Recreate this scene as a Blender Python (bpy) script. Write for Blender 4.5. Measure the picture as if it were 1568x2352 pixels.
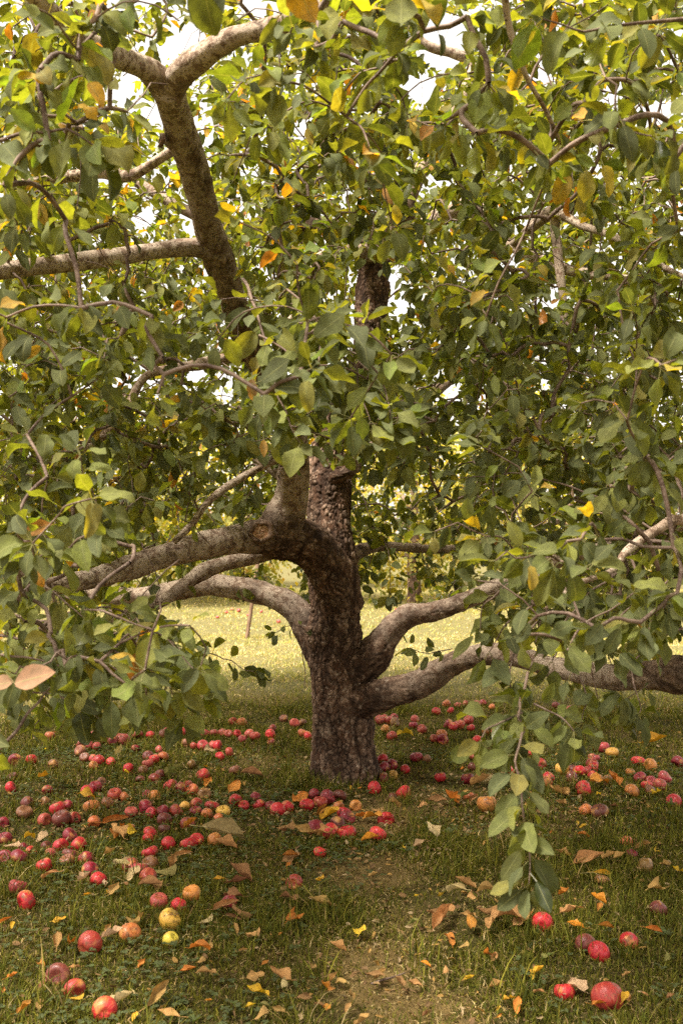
import bpy, math, random
import numpy as np
from mathutils import Vector

# ------------------------------------------------------------------ camera, sky, sun, exposure
for o in list(bpy.data.objects):
    bpy.data.objects.remove(o)
scene = bpy.context.scene
COL = scene.collection

F, CX, HY, CH = 2287.0, 784.0, 1230.0, 1.39      # focal length, centre and horizon (photo scaled to 1568 wide), eye height
cam_d = bpy.data.cameras.new('camera')
cam_d.lens = 35.0
cam_d.sensor_width = 36.0
cam_d.shift_y = (HY - 1176.0) / 2352.0
cam_d.clip_start = 0.05
cam_d.clip_end = 1200.0
cam_d.dof.use_dof = True
cam_d.dof.focus_distance = 4.9
cam_d.dof.aperture_fstop = 6.3
cam = bpy.data.objects.new('camera', cam_d)
COL.objects.link(cam)
cam.location = (0, 0, CH)
cam.rotation_euler = (math.radians(90), 0, 0)
scene.camera = cam

SUN_EL, SUN_AZ = 63.0, -118.0                       # azimuth measured from +Y (view direction) to +X
world = bpy.data.worlds.new('World')
scene.world = world
world.use_nodes = True
wn, wl = world.node_tree.nodes, world.node_tree.links
wn.clear()
sky = wn.new('ShaderNodeTexSky')
sky.sky_type = 'NISHITA'
sky.sun_disc = False
sky.sun_elevation = math.radians(SUN_EL)
sky.sun_rotation = math.radians(SUN_AZ)
sky.air_density = 1.0
sky.dust_density = 4.0
hs = wn.new('ShaderNodeHueSaturation')             # thin bright overcast: the blue is almost gone
hs.inputs['Saturation'].default_value = 0.06
tint = wn.new('ShaderNodeMix'); tint.data_type = 'RGBA'; tint.blend_type = 'MULTIPLY'
tint.inputs['Factor'].default_value = 1.0
tint.inputs[7].default_value = (1.0, 0.95, 0.89, 1)
bgn = wn.new('ShaderNodeBackground')
bgn.inputs['Strength'].default_value = 0.055
wo = wn.new('ShaderNodeOutputWorld')
wl.new(sky.outputs[0], hs.inputs['Color'])
even = wn.new('ShaderNodeMix'); even.data_type = 'RGBA'         # cloud evens the sky out
even.inputs['Factor'].default_value = 0.75
even.inputs[7].default_value = (3.3, 3.3, 3.3, 1)
wl.new(hs.outputs[0], even.inputs[6])
wl.new(even.outputs[2], tint.inputs[6])
wl.new(tint.outputs[2], bgn.inputs['Color'])
wl.new(bgn.outputs[0], wo.inputs[0])

sun_d = bpy.data.lights.new('sun', 'SUN')
sun_d.energy = 2.1
sun_d.angle = math.radians(18)
sun_d.color = (1.0, 0.93, 0.84)
sun = bpy.data.objects.new('sun', sun_d)
COL.objects.link(sun)
_el, _az = math.radians(SUN_EL), math.radians(SUN_AZ)
to_sun = Vector((math.sin(_az) * math.cos(_el), math.cos(_az) * math.cos(_el), math.sin(_el)))
sun.rotation_euler = to_sun.to_track_quat('Z', 'Y').to_euler()

vs = scene.view_settings
vs.view_transform = 'Standard'
vs.look = 'None'
vs.exposure = 3.15
vs.gamma = 1.0
vs.use_curve_mapping = False
scene.render.engine = 'CYCLES'
cy = scene.cycles
cy.use_denoising = False                            # keeps bark, grass and leaf edges crisp; the rest reads as film grain
cy.max_bounces = 5
cy.diffuse_bounces = 2
cy.transmission_bounces = 3
cy.transparent_max_bounces = 4
cy.glossy_bounces = 2
cy.caustics_reflective = False
cy.caustics_refractive = False

# ------------------------------------------------------------------ helpers
rng = np.random.default_rng(11)
random.seed(5)


def P(x, y, Y):
    """Photo pixel (1568 wide) at distance Y -> world point."""
    return np.array([(x - CX) / F * Y, Y, CH - (y - HY) / F * Y])


def proj(p):
    p = np.asarray(p)
    Y = np.maximum(p[..., 1], 0.05)
    return CX + p[..., 0] / Y * F, HY - (p[..., 2] - CH) / Y * F


def norm(v):
    return v / np.maximum(np.linalg.norm(v, axis=-1, keepdims=True), 1e-9)


def hash3(ix, iy, iz, k=0):
    h = (ix.astype(np.int64) * 374761393 + iy.astype(np.int64) * 668265263 + iz.astype(np.int64) * 2147483647 + k * 974634541) & 0xFFFFFFFF
    h = ((h ^ (h >> 13)) * 1274126177) & 0xFFFFFFFF
    h = ((h ^ (h >> 16)) * 2246822519) & 0xFFFFFFFF
    return ((h ^ (h >> 15)) & 0xFFFFFF) / float(0xFFFFFF)


def vnoise(p, k=0):
    i = np.floor(p).astype(np.int64)
    f = p - i
    f = f * f * (3 - 2 * f)
    r = 0
    for a in (0, 1):
        for b in (0, 1):
            for c in (0, 1):
                w = (f[:, 0] if a else 1 - f[:, 0]) * (f[:, 1] if b else 1 - f[:, 1]) * (f[:, 2] if c else 1 - f[:, 2])
                r = r + w * hash3(i[:, 0] + a, i[:, 1] + b, i[:, 2] + c, k)
    return r * 2 - 1


def fbm(p, octs=3, k=0):
    r, a = 0, 1.0
    for o in range(octs):
        r = r + a * vnoise(p * (2 ** o), k + o * 7)
        a *= 0.5
    return r


def worley(p, k=0):
    i = np.floor(p).astype(np.int64)
    f1 = np.full(len(p), 9.0)
    f2 = np.full(len(p), 9.0)
    cid = np.zeros(len(p))
    for a in (-1, 0, 1):
        for b in (-1, 0, 1):
            for c in (-1, 0, 1):
                x, y, z = i[:, 0] + a, i[:, 1] + b, i[:, 2] + c
                q = np.stack([x + hash3(x, y, z, k + 1), y + hash3(x, y, z, k + 2), z + hash3(x, y, z, k + 3)], 1)
                d = np.linalg.norm(q - p, axis=1)
                rid = hash3(x, y, z, k + 4)
                near = d < f1
                f2 = np.where(near, f1, np.minimum(f2, d))
                cid = np.where(near, rid, cid)
                f1 = np.where(near, d, f1)
    return f1, f2, cid


def sstep(a, b, x):
    t = np.clip((x - a) / (b - a), 0, 1)
    return t * t * (3 - 2 * t)


def np_mesh(name, V, faces, col=None, luv=None, smooth=True):
    """faces: list of int arrays (n,k)."""
    me = bpy.data.meshes.new(name)
    V = np.ascontiguousarray(V, dtype=np.float32)
    me.vertices.add(len(V))
    me.vertices.foreach_set('co', V.ravel())
    loops, starts, tot = [], [], 0
    for fa in faces:
        fa = np.asarray(fa, dtype=np.int32)
        if len(fa) == 0:
            continue
        n, k = fa.shape
        loops.append(fa.ravel())
        starts.append(tot + np.arange(n, dtype=np.int32) * k)
        tot += n * k
    loops = np.concatenate(loops).astype(np.int32)
    starts = np.concatenate(starts).astype(np.int32)
    me.loops.add(len(loops))
    me.loops.foreach_set('vertex_index', loops)
    me.polygons.add(len(starts))
    me.polygons.foreach_set('loop_start', starts)
    me.update(calc_edges=True)
    if smooth:
        me.polygons.foreach_set('use_smooth', np.ones(len(starts), dtype=bool))
    for nm, arr in (('col', col), ('luv', luv)):
        if arr is not None:
            at = me.attributes.new(nm, 'FLOAT_VECTOR', 'POINT')
            at.data.foreach_set('vector', np.ascontiguousarray(arr, dtype=np.float32).ravel())
    me.update()
    return me


def add(name, me, mat=None, parent=None):
    o = bpy.data.objects.new(name, me)
    COL.objects.link(o)
    if mat is not None and me is not None and len(me.materials) == 0:
        me.materials.append(mat)
    if parent is not None:
        o.parent = parent
    return o


def tag(o, label=None, cat=None, group=None, kind=None):
    for k, v in (('label', label), ('category', cat), ('group', group), ('kind', kind)):
        if v:
            o[k] = v
    return o


class NT:
    """small node-tree helper"""
    def __init__(self, name):
        self.m = bpy.data.materials.new(name)
        self.m.use_nodes = True
        self.n, self.l = self.m.node_tree.nodes, self.m.node_tree.links
        self.n.clear()
        self.out = self.n.new('ShaderNodeOutputMaterial')

    def node(self, typ, **kw):
        nd = self.n.new(typ)
        for k, v in kw.items():
            setattr(nd, k, v)
        return nd

    def put(self, sock, v):
        if hasattr(v, 'is_output') or isinstance(v, bpy.types.NodeSocket):
            self.l.new(v, sock)
        else:
            if isinstance(v, tuple) and len(v) == 3 and sock.type == 'RGBA':
                v = v + (1,)
            sock.default_value = v

    def attr(self, name):
        return self.node('ShaderNodeAttribute', attribute_name=name).outputs['Vector']

    def math(self, op, a, b=0.0, c=None, clamp=False):
        nd = self.node('ShaderNodeMath', operation=op, use_clamp=clamp)
        self.put(nd.inputs[0], a); self.put(nd.inputs[1], b)
        if c is not None:
            self.put(nd.inputs[2], c)
        return nd.outputs[0]

    def mix(self, f, a, b, blend='MIX'):
        nd = self.node('ShaderNodeMix', data_type='RGBA', blend_type=blend)
        self.put(nd.inputs[0], f); self.put(nd.inputs[6], a); self.put(nd.inputs[7], b)
        return nd.outputs[2]

    def ramp(self, f, a, b, lo=0.0, hi=1.0):
        nd = self.node('ShaderNodeMapRange', interpolation_type='SMOOTHSTEP')
        self.put(nd.inputs[0], f)
        nd.inputs[1].default_value = a; nd.inputs[2].default_value = b
        nd.inputs[3].default_value = lo; nd.inputs[4].default_value = hi
        return nd.outputs[0]

    def noise(self, scale, vec=None, detail=4.0, rough=0.55):
        nd = self.node('ShaderNodeTexNoise')
        nd.inputs['Scale'].default_value = scale
        nd.inputs['Detail'].default_value = detail
        nd.inputs['Roughness'].default_value = rough
        if vec is not None:
            self.l.new(vec, nd.inputs['Vector'])
        return nd.outputs['Fac']

    def sep(self, v):
        nd = self.node('ShaderNodeSeparateXYZ')
        self.l.new(v, nd.inputs[0])
        return nd.outputs

    def principled(self, base, rough=0.6, spec=0.4, bump=None, bump_s=0.3, bump_d=0.002):
        b = self.node('ShaderNodeBsdfPrincipled')
        self.put(b.inputs['Base Color'], base)
        self.put(b.inputs['Roughness'], rough)
        b.inputs['Specular IOR Level'].default_value = spec
        if bump is not None:
            bn = self.node('ShaderNodeBump')
            bn.inputs['Strength'].default_value = bump_s
            bn.inputs['Distance'].default_value = bump_d
            self.put(bn.inputs['Height'], bump)
            self.l.new(bn.outputs[0], b.inputs['Normal'])
        return b.outputs[0]

    def finish(self, sh):
        self.l.new(sh, self.out.inputs[0])
        return self.m


def leafy(name, transl=0.46, rough=0.38, spec=0.42, obj_color=False, dry=False):
    t = NT(name)
    if obj_color:
        col = t.node('ShaderNodeObjectInfo').outputs['Color']
    else:
        col = t.attr('col')
    s, v, r = t.sep(t.attr('luv'))[:3]
    sa = t.math('ABSOLUTE', s)
    geo = t.node('ShaderNodeNewGeometry')
    pos = geo.outputs['Position']
    n1 = t.noise(60.0 if not dry else 45.0, pos, 3.0)
    mott = t.ramp(n1, 0.3, 0.75, 0.72, 1.22)
    nd = t.node('ShaderNodeVectorMath', operation='SCALE')
    t.l.new(col, nd.inputs[0]); t.l.new(mott, nd.inputs['Scale'])
    c = nd.outputs[0]
    # edges and tips of the blade turn a little yellow-brown, the leaf's own ageing
    if dry:
        spots = t.ramp(t.noise(130.0, pos, 2.0), 0.60, 0.70)
        c = t.mix(t.math('MULTIPLY', spots, 0.55), c, (0.10, 0.045, 0.018))
    rib = t.ramp(sa, 0.025, 0.085, 1.0, 0.0)
    side = t.math('FRACT', t.math('MULTIPLY', t.math('SUBTRACT', v, t.math('MULTIPLY', sa, 0.22)), 8.0))
    side = t.ramp(t.math('ABSOLUTE', t.math('SUBTRACT', side, 0.5)), 0.0, 0.10, 1.0, 0.0)
    inside = t.ramp(sa, 1.5, 1.6, 1.0, 0.0)
    veins = t.math('MULTIPLY', t.math('MAXIMUM', t.math('MULTIPLY', rib, 0.55), t.math('MULTIPLY', side, 0.16)), inside)
    c = t.mix(veins, c, (0.30, 0.30, 0.11) if not dry else (0.36, 0.24, 0.10))
    back = geo.outputs['Backfacing']
    pale = t.mix(0.30, c, (0.22, 0.22, 0.10) if not dry else (0.34, 0.21, 0.09))
    c2 = t.mix(back, c, pale)
    h = t.math('ADD', t.math('MULTIPLY', t.math('MAXIMUM', rib, t.math('MULTIPLY', side, 0.6)), -1.0), n1)
    rg = t.math('ADD', rough, t.math('MULTIPLY', back, 0.5))
    pb = t.principled(c2, rg, spec, h, 0.35, 0.0015)
    tr = t.node('ShaderNodeBsdfTranslucent')
    tc = t.mix(1.0, c, (1.75, 1.58, 0.40) if not dry else (1.2, 1.0, 0.6), 'MULTIPLY')
    t.l.new(tc, tr.inputs[0])
    mx = t.node('ShaderNodeMixShader')
    mx.inputs[0].default_value = transl
    t.l.new(pb, mx.inputs[1]); t.l.new(tr.outputs[0], mx.inputs[2])
    return t.finish(mx.outputs[0])


def bark_material():
    """'luv' = (roughness of the bark, crack 0..1, plate random); 'col' = base tint."""
    t = NT('bark')
    rg, crack, pid = t.sep(t.attr('luv'))[:3]
    geo = t.node('ShaderNodeNewGeometry')
    pos = geo.outputs['Position']
    n1 = t.noise(9.0, pos, 5.0, 0.6)
    n2 = t.noise(70.0, pos, 4.0, 0.6)
    mp = t.node('ShaderNodeMapping')
    mp.inputs['Scale'].default_value = (9, 9, 1.6)
    t.l.new(pos, mp.inputs[0])
    n3 = t.noise(1.0, mp.outputs[0], 4.0)
    # old bark: flaking grey and brown plates, dark inner bark in the furrows, sooty streaks
    plate = t.mix(t.ramp(pid, 0.25, 0.9), (0.080, 0.038, 0.020), (0.32, 0.215, 0.150))
    plate = t.mix(t.ramp(n2, 0.35, 0.7, 0.0, 0.6), plate, (0.19, 0.115, 0.072))
    plate = t.mix(t.math('MULTIPLY', t.ramp(n1, 0.52, 0.72), 0.55), plate, (0.31, 0.235, 0.165))
    plate = t.mix(t.math('MULTIPLY', t.ramp(n3, 0.47, 0.62), 0.85), plate, (0.052, 0.025, 0.014))
    plate = t.mix(t.math('MULTIPLY', t.ramp(t.noise(34.0, pos, 3.0, 0.6), 0.60, 0.66), 0.6), plate, (0.42, 0.33, 0.25))
    old = t.mix(crack, plate, (0.030, 0.018, 0.012))
    # young bark: smooth tan skin with freckles and grey patches
    young = t.mix(t.ramp(n1, 0.38, 0.62), t.attr('col'), (0.52, 0.42, 0.32))
    young = t.mix(t.math('MULTIPLY', t.ramp(t.noise(4.5, pos, 4.0, 0.6), 0.52, 0.64), 0.45), young, (0.24, 0.16, 0.105))
    young = t.mix(t.math('MULTIPLY', t.ramp(t.noise(26.0, pos, 6.0, 0.7), 0.51, 0.57), 0.8), young, (0.16, 0.095, 0.06))
    young = t.mix(t.math('MULTIPLY', t.ramp(t.noise(75.0, pos, 3.0), 0.56, 0.64), 0.75), young, (0.09, 0.055, 0.035))
    young = t.mix(crack, young, (0.07, 0.043, 0.03))
    c = t.mix(rg, young, old)
    return t.finish(t.principled(c, 0.85, 0.10, t.math('ADD', n2, t.noise(220.0, pos, 3.0)), 0.55, 0.004))

# ------------------------------------------------------------------ leaf and tube builders
def leaf_profile(t):
    w = np.sin(np.pi * np.clip(t, 0, 1) ** 0.93) ** 0.70
    w = w * (1 - 0.22 * sstep(0.75, 1.0, t))
    return np.maximum(w, 0.02)


def leaf_batch(base, d, n, L, W, fold, curl, wave, phase, col, nu, nv, p0=None, pcol=(0.22, 0.20, 0.07), cup=0.35):
    """A batch of leaves as one vertex soup: returns V, quads, col, luv and verts per leaf."""
    m = len(base)
    d = norm(d)
    n = norm(n - d * np.sum(n * d, 1, keepdims=True))
    b = np.cross(n, d)
    t = np.linspace(0, 1, nu + 1)
    t = 0.35 * t + 0.65 * (0.5 - 0.5 * np.cos(np.pi * t))
    s = np.linspace(-1, 1, nv + 1)
    ang = curl[:, None] * (t[None] ** 1.3)
    dt = np.diff(t)[None]
    xs = np.concatenate([np.zeros((m, 1)), np.cumsum((np.cos(ang[:, 1:]) + np.cos(ang[:, :-1])) / 2 * dt, 1)], 1)
    zs = -np.concatenate([np.zeros((m, 1)), np.cumsum((np.sin(ang[:, 1:]) + np.sin(ang[:, :-1])) / 2 * dt, 1)], 1)
    prof = leaf_profile(t)
    half = W[:, None, None] / 2 * prof[None, :, None] * s[None, None, :]
    edge = np.abs(s)[None, None, :]
    wv = wave[:, None, None] * np.sin(phase[:, None, None] + 8.0 * t[None, :, None] + 1.7 * np.sign(s)[None, None, :]) * edge ** 1.5 * W[:, None, None] * 0.22 * prof[None, :, None]
    up = np.abs(half) * edge ** cup * np.sin(fold)[:, None, None] + wv
    ac = half * np.cos(fold)[:, None, None]
    upv = n[:, None, :] * np.cos(ang)[:, :, None] + d[:, None, :] * np.sin(ang)[:, :, None]
    spine = base[:, None, :] + (d[:, None, :] * xs[:, :, None] + n[:, None, :] * zs[:, :, None]) * L[:, None, None]
    V = spine[:, :, None, :] + b[:, None, None, :] * ac[..., None] + upv[:, :, None, :] * up[..., None]
    k = (nu + 1) * (nv + 1)
    V = V.reshape(m, k, 3)
    UV = np.zeros((m, k, 3))
    UV[:, :, 0] = np.tile(s, nu + 1)[None]
    UV[:, :, 1] = np.repeat(t, nv + 1)[None]
    UV[:, :, 2] = phase[:, None]
    C = np.repeat(col[:, None, :], k, 1)
    q = []
    for i in range(nu):
        for j in range(nv):
            a = i * (nv + 1) + j
            q.append((a, a + 1, a + nv + 2, a + nv + 1))
    q = np.array(q)
    if p0 is not None:
        wd = 0.0012
        ext = np.stack([p0 - b * wd, p0 + b * wd, base + b * wd, base - b * wd], 1)
        V = np.concatenate([V, ext], 1)
        e = np.zeros((m, 4, 3)); e[:, :, 0] = 5.0
        UV = np.concatenate([UV, e], 1)
        C = np.concatenate([C, np.broadcast_to(np.array(pcol), (m, 4, 3))], 1)
        q = np.concatenate([q, np.array([[k, k + 1, k + 2, k + 3]])])
        k += 4
    Q = (q[None] + (np.arange(m) * k)[:, None, None]).reshape(-1, 4)
    return V.reshape(-1, 3), Q, C.reshape(-1, 3), UV.reshape(-1, 3), k


def catmull(pts, step):
    pts = np.asarray(pts, float)
    ext = np.vstack([2 * pts[0] - pts[1], pts, 2 * pts[-1] - pts[-2]])
    out = []
    for i in range(1, len(ext) - 2):
        p0, p1, p2, p3 = ext[i - 1], ext[i], ext[i + 1], ext[i + 2]
        n = max(2, int(np.linalg.norm(p2[:3] - p1[:3]) / step))
        t = np.linspace(0, 1, n, endpoint=False)[:, None]
        out.append(0.5 * (2 * p1 + (p2 - p0) * t + (2 * p0 - 5 * p1 + 4 * p2 - p3) * t ** 2 + (3 * p1 - p0 - 3 * p2 + p3) * t ** 3))
    out.append(pts[-1:])
    return np.vstack(out)


def frames(pts):
    T = np.gradient(pts, axis=0)
    T = norm(T)
    ref = np.array([0, -1.0, 0.0]) if abs(T[0][1]) < 0.9 else np.array([1.0, 0, 0])
    u = ref - T[0] * np.dot(ref, T[0])
    u /= np.linalg.norm(u)
    U = [u]
    for i in range(1, len(pts)):
        u = U[-1] - T[i] * np.dot(U[-1], T[i])
        u /= max(np.linalg.norm(u), 1e-9)
        U.append(u)
    U = np.array(U)
    return T, U, np.cross(T, U)


def tube(path, ns, step, cap=True):
    """path rows (x,y,z,r,extra...). Returns V, quads, tris, per-vertex arclength, angle, radius, normal, extra."""
    c = catmull(path, step)
    p, r = c[:, :3], np.maximum(c[:, 3], 0.0008)
    T, U, B = frames(p)
    th = np.linspace(0, 2 * np.pi, ns, endpoint=False)
    Nn = U[:, None, :] * np.cos(th)[None, :, None] + B[:, None, :] * np.sin(th)[None, :, None]
    V = p[:, None, :] + Nn * r[:, None, None]
    m = len(p)
    sl = np.concatenate([[0], np.cumsum(np.linalg.norm(np.diff(p, axis=0), axis=1))])
    idx = np.arange(m * ns).reshape(m, ns)
    q = np.stack([idx[:-1], np.roll(idx[:-1], -1, 1), np.roll(idx[1:], -1, 1), idx[1:]], -1).reshape(-1, 4)
    V = V.reshape(-1, 3)
    Nf = Nn.reshape(-1, 3)
    S = np.repeat(sl, ns); A = np.tile(th, m); R = np.repeat(r, ns)
    X = np.repeat(c[:, 4:], ns, 0)
    tris = np.zeros((0, 3), int)
    if cap:
        V = np.vstack([V, p[:1], p[-1:]])
        Nf = np.vstack([Nf, -T[:1], T[-1:]])
        S = np.append(S, [0, sl[-1]]); A = np.append(A, [0, 0]); R = np.append(R, [r[0] * 0, r[-1] * 0])
        X = np.vstack([X, c[:1, 4:], c[-1:, 4:]])
        a, z = m * ns, m * ns + 1
        i0, i1 = idx[0], idx[-1]
        tris = np.vstack([np.stack([np.full(ns, a), np.roll(i0, -1), i0], 1), np.stack([np.full(ns, z), i1, np.roll(i1, -1)], 1)])
    return V, q, tris, S, A, R, Nf, X


def bark_mesh(name, path, ns, step, seed=0, amp=1.0, tint=(0.33, 0.255, 0.18), lumps=()):
    """path rows (x,y,z,r,rough): dense tube with the flakes, furrows and lumps of the bark raised in the mesh."""
    path = np.array(path, float)
    if seed != 1:                                        # limbs never run quite straight
        wob = np.stack([vnoise(path[:, :3] * 5.0 + seed, 90 + i) for i in range(3)], 1) * path[:, 3:4] * 0.14
        wob[0] = 0
        path[:, :3] += wob
    V, q, tr, S, A, R, N, X = tube(path, ns, step)
    rough = np.clip(X[:, 0], 0, 1)
    cyl = np.stack([np.cos(A) * R, np.sin(A) * R, S * 0.62], 1)
    isl = sstep(0.10, 0.42, fbm(cyl * np.array([11, 11, 13]) + seed * 1.7, 3, seed + 61) * 0.6 - 0.03)   # islands of old scaly bark on young wood
    rough = np.clip(rough + 0.6 * isl * (1 - rough) * sstep(0.02, 0.05, R), 0, 1)
    warp = np.stack([vnoise(cyl * 14, seed + i) for i in (1, 2, 3)], 1) * 0.022
    w = cyl + warp
    f1, f2, cid = worley(w * 46, seed + 5)
    e = f2 - f1
    g1, g2, gid = worley(w * 120 + 7.7, seed + 9)
    plate = sstep(0.03, 0.26, e)
    fine = sstep(0.02, 0.25, g2 - g1)
    fis = sstep(0.25, 0.6, np.abs(vnoise(w * np.array([30, 30, 12]), seed + 70)) + 0.15)
    big = fbm(cyl * np.array([5, 5, 6]), 3, seed + 20)
    h_old = plate * (0.001 + 0.008 * cid) + fine * 0.002 * gid + fis * 0.003 + big * 0.011 * np.minimum(R / 0.12, 1.2)
    y1, y2, yid = worley(w * np.array([16, 16, 26]), seed + 31)
    patch = sstep(0.56, 0.75, vnoise(cyl * 9 + 3, seed + 40) * 0.5 + 0.5)     # torn, cracked patches on the young bark
    ycr = (1 - sstep(0.01, 0.07, y2 - y1)) * patch
    h_new = fbm(cyl * np.array([9, 9, 8]), 3, seed + 50) * 0.011 * np.minimum(R / 0.06, 1.2) - ycr * 0.004 + patch * 0.0018
    h = (h_old * rough + h_new * (1 - rough)) * amp
    V = V + N * h[:, None]
    kn = vnoise(cyl * np.array([4, 4, 7.0]) + 31 + seed, seed + 77)
    V = V + N * (sstep(0.55, 0.9, kn) * R * 0.22 * (1 - 0.5 * rough))[:, None]                          # healed knots
    for (c, rad, hh) in lumps:
        dd = np.linalg.norm(V - np.asarray(c), axis=1)
        V = V + N * (hh * np.exp(-(dd / rad) ** 2))[:, None]
    crack = np.clip((1 - sstep(0.0, 0.18, e)) * 0.7 + (1 - fis) * 0.6, 0, 1) * rough + ycr * (1 - rough)
    luv = np.stack([rough, crack, 0.6 * cid + 0.4 * gid], 1)
    col = np.broadcast_to(np.array(tint), V.shape)
    return np_mesh(name, V, [q, tr], col, luv)


M_BARK = bark_material()
M_LEAF = leafy('apple_leaf')
M_FALLEN = leafy('fallen_leaf', 0.12, 0.75, 0.05, obj_color=True, dry=True)

# ------------------------------------------------------------------ ground and lawn
def gz(x, y):
    x, y = np.atleast_1d(np.asarray(x, float)), np.atleast_1d(np.asarray(y, float))
    p = np.stack([x, y, np.zeros_like(x)], 1)
    z = vnoise(p * 0.9, 3) * 0.022 + vnoise(p * 3.1, 4) * 0.010
    z = z - 0.036 * np.exp(-((x - 0.0) ** 2 + (y - 5.8) ** 2) / 0.9)           # the ground dips a little at the trunk
    far = sstep(14, 40, np.hypot(x, y))
    return z * (1 - 0.6 * far)


def bare(x, y):
    """1 on the worn, dry path that runs from the trunk towards the viewer."""
    cx = 0.22 + 0.10 * np.sin(y * 1.3) - 0.05 * (y - 4.5)
    w = 0.24 + 0.05 * np.sin(y * 2.1)
    m = np.exp(-((x - cx) / w) ** 2) * sstep(1.2, 2.6, y) * (1 - sstep(5.2, 5.9, y))
    n = fbm(np.stack([x * 2.2, y * 2.2, x * 0], 1), 3, 12)
    return np.clip(m * 0.74 + n * 0.36 * (m + 0.40) - 0.06, 0, 1)


def axis_pts(edges):
    out = []
    for a, b, n in edges:
        out.append(np.linspace(a, b, n, endpoint=False))
    return np.concatenate(out + [[edges[-1][1]]])


gx = axis_pts([(-400, -40, 10), (-40, -8, 24), (-8, -3.2, 30), (-3.2, 3.2, 100), (3.2, 8, 30), (8, 40, 24), (40, 400, 10)])
gy = axis_pts([(-300, -20, 8), (-20, 0, 20), (0, 9, 120), (9, 24, 40), (24, 60, 20), (60, 600, 12)])
GX, GY = np.meshgrid(gx, gy)
gxf, gyf = GX.ravel(), GY.ravel()
gzf = gz(gxf, gyf)
ii = np.arange(len(gxf)).reshape(GX.shape)
gq = np.stack([ii[:-1, :-1], ii[:-1, 1:], ii[1:, 1:], ii[1:, :-1]], -1).reshape(-1, 4)

t = NT('lawn_soil')
geo = t.node('ShaderNodeNewGeometry').outputs['Position']
br = t.sep(t.attr('luv'))[0]
a1, a2, a3 = t.noise(1.1, geo, 5.0), t.noise(14.0, geo, 5.0, 0.65), t.noise(120.0, geo, 3.0)
c = t.mix(t.ramp(a2, 0.35, 0.65), (0.040, 0.036, 0.012), (0.085, 0.075, 0.022))
c = t.mix(t.ramp(a1, 0.42, 0.62), c, (0.130, 0.092, 0.034))
soil = t.mix(t.ramp(a2, 0.35, 0.62), (0.115, 0.076, 0.026), (0.205, 0.140, 0.052))
soil = t.mix(t.ramp(a3, 0.5, 0.7), soil, (0.25, 0.18, 0.075))
c = t.mix(t.ramp(br, 0.25, 0.75), c, soil)
c = t.mix(t.math('MULTIPLY', t.ramp(a3, 0.42, 0.6), 0.4), c, (0.060, 0.040, 0.022))
c = t.mix(t.math('MULTIPLY', t.sep(t.attr('luv'))[1], 0.8), c, (0.130, 0.115, 0.050))       # the open lawn's stronger light, painted into the soil colour
M_SOIL = t.finish(t.principled(c, 0.95, 0.02, t.math('ADD', a2, t.math('MULTIPLY', a3, 0.6)), 0.8, 0.02))
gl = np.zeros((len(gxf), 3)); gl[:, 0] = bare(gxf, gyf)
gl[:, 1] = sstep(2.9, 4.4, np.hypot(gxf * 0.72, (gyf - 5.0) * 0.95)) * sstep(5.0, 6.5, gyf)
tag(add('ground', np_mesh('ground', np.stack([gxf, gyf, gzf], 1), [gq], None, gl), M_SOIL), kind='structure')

t = NT('grass_blade')
cc = t.attr('col')
pb = t.principled(cc, 0.7, 0.07)
tr = t.node('ShaderNodeBsdfTranslucent')
t.l.new(t.mix(1.0, cc, (1.5, 1.4, 0.6), 'MULTIPLY'), tr.inputs[0])
mx = t.node('ShaderNodeMixShader'); mx.inputs[0].default_value = 0.25
t.l.new(pb, mx.inputs[1]); t.l.new(tr.outputs[0], mx.inputs[2])
M_GRASS = t.finish(mx.outputs[0])

GREEN = np.array([(0.084, 0.092, 0.012), (0.120, 0.124, 0.018), (0.170, 0.160, 0.026), (0.060, 0.070, 0.012)])
DRY = np.array([(0.34, 0.24, 0.09), (0.46, 0.35, 0.16), (0.24, 0.16, 0.065)])


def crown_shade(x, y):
    """How sheltered the lawn is: steers the drier grass in the open and the light painted there."""
    return np.clip(1 - sstep(2.9, 4.4, np.hypot(x * 0.72, (y - 5.0) * 0.95)), 0, 1)


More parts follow.
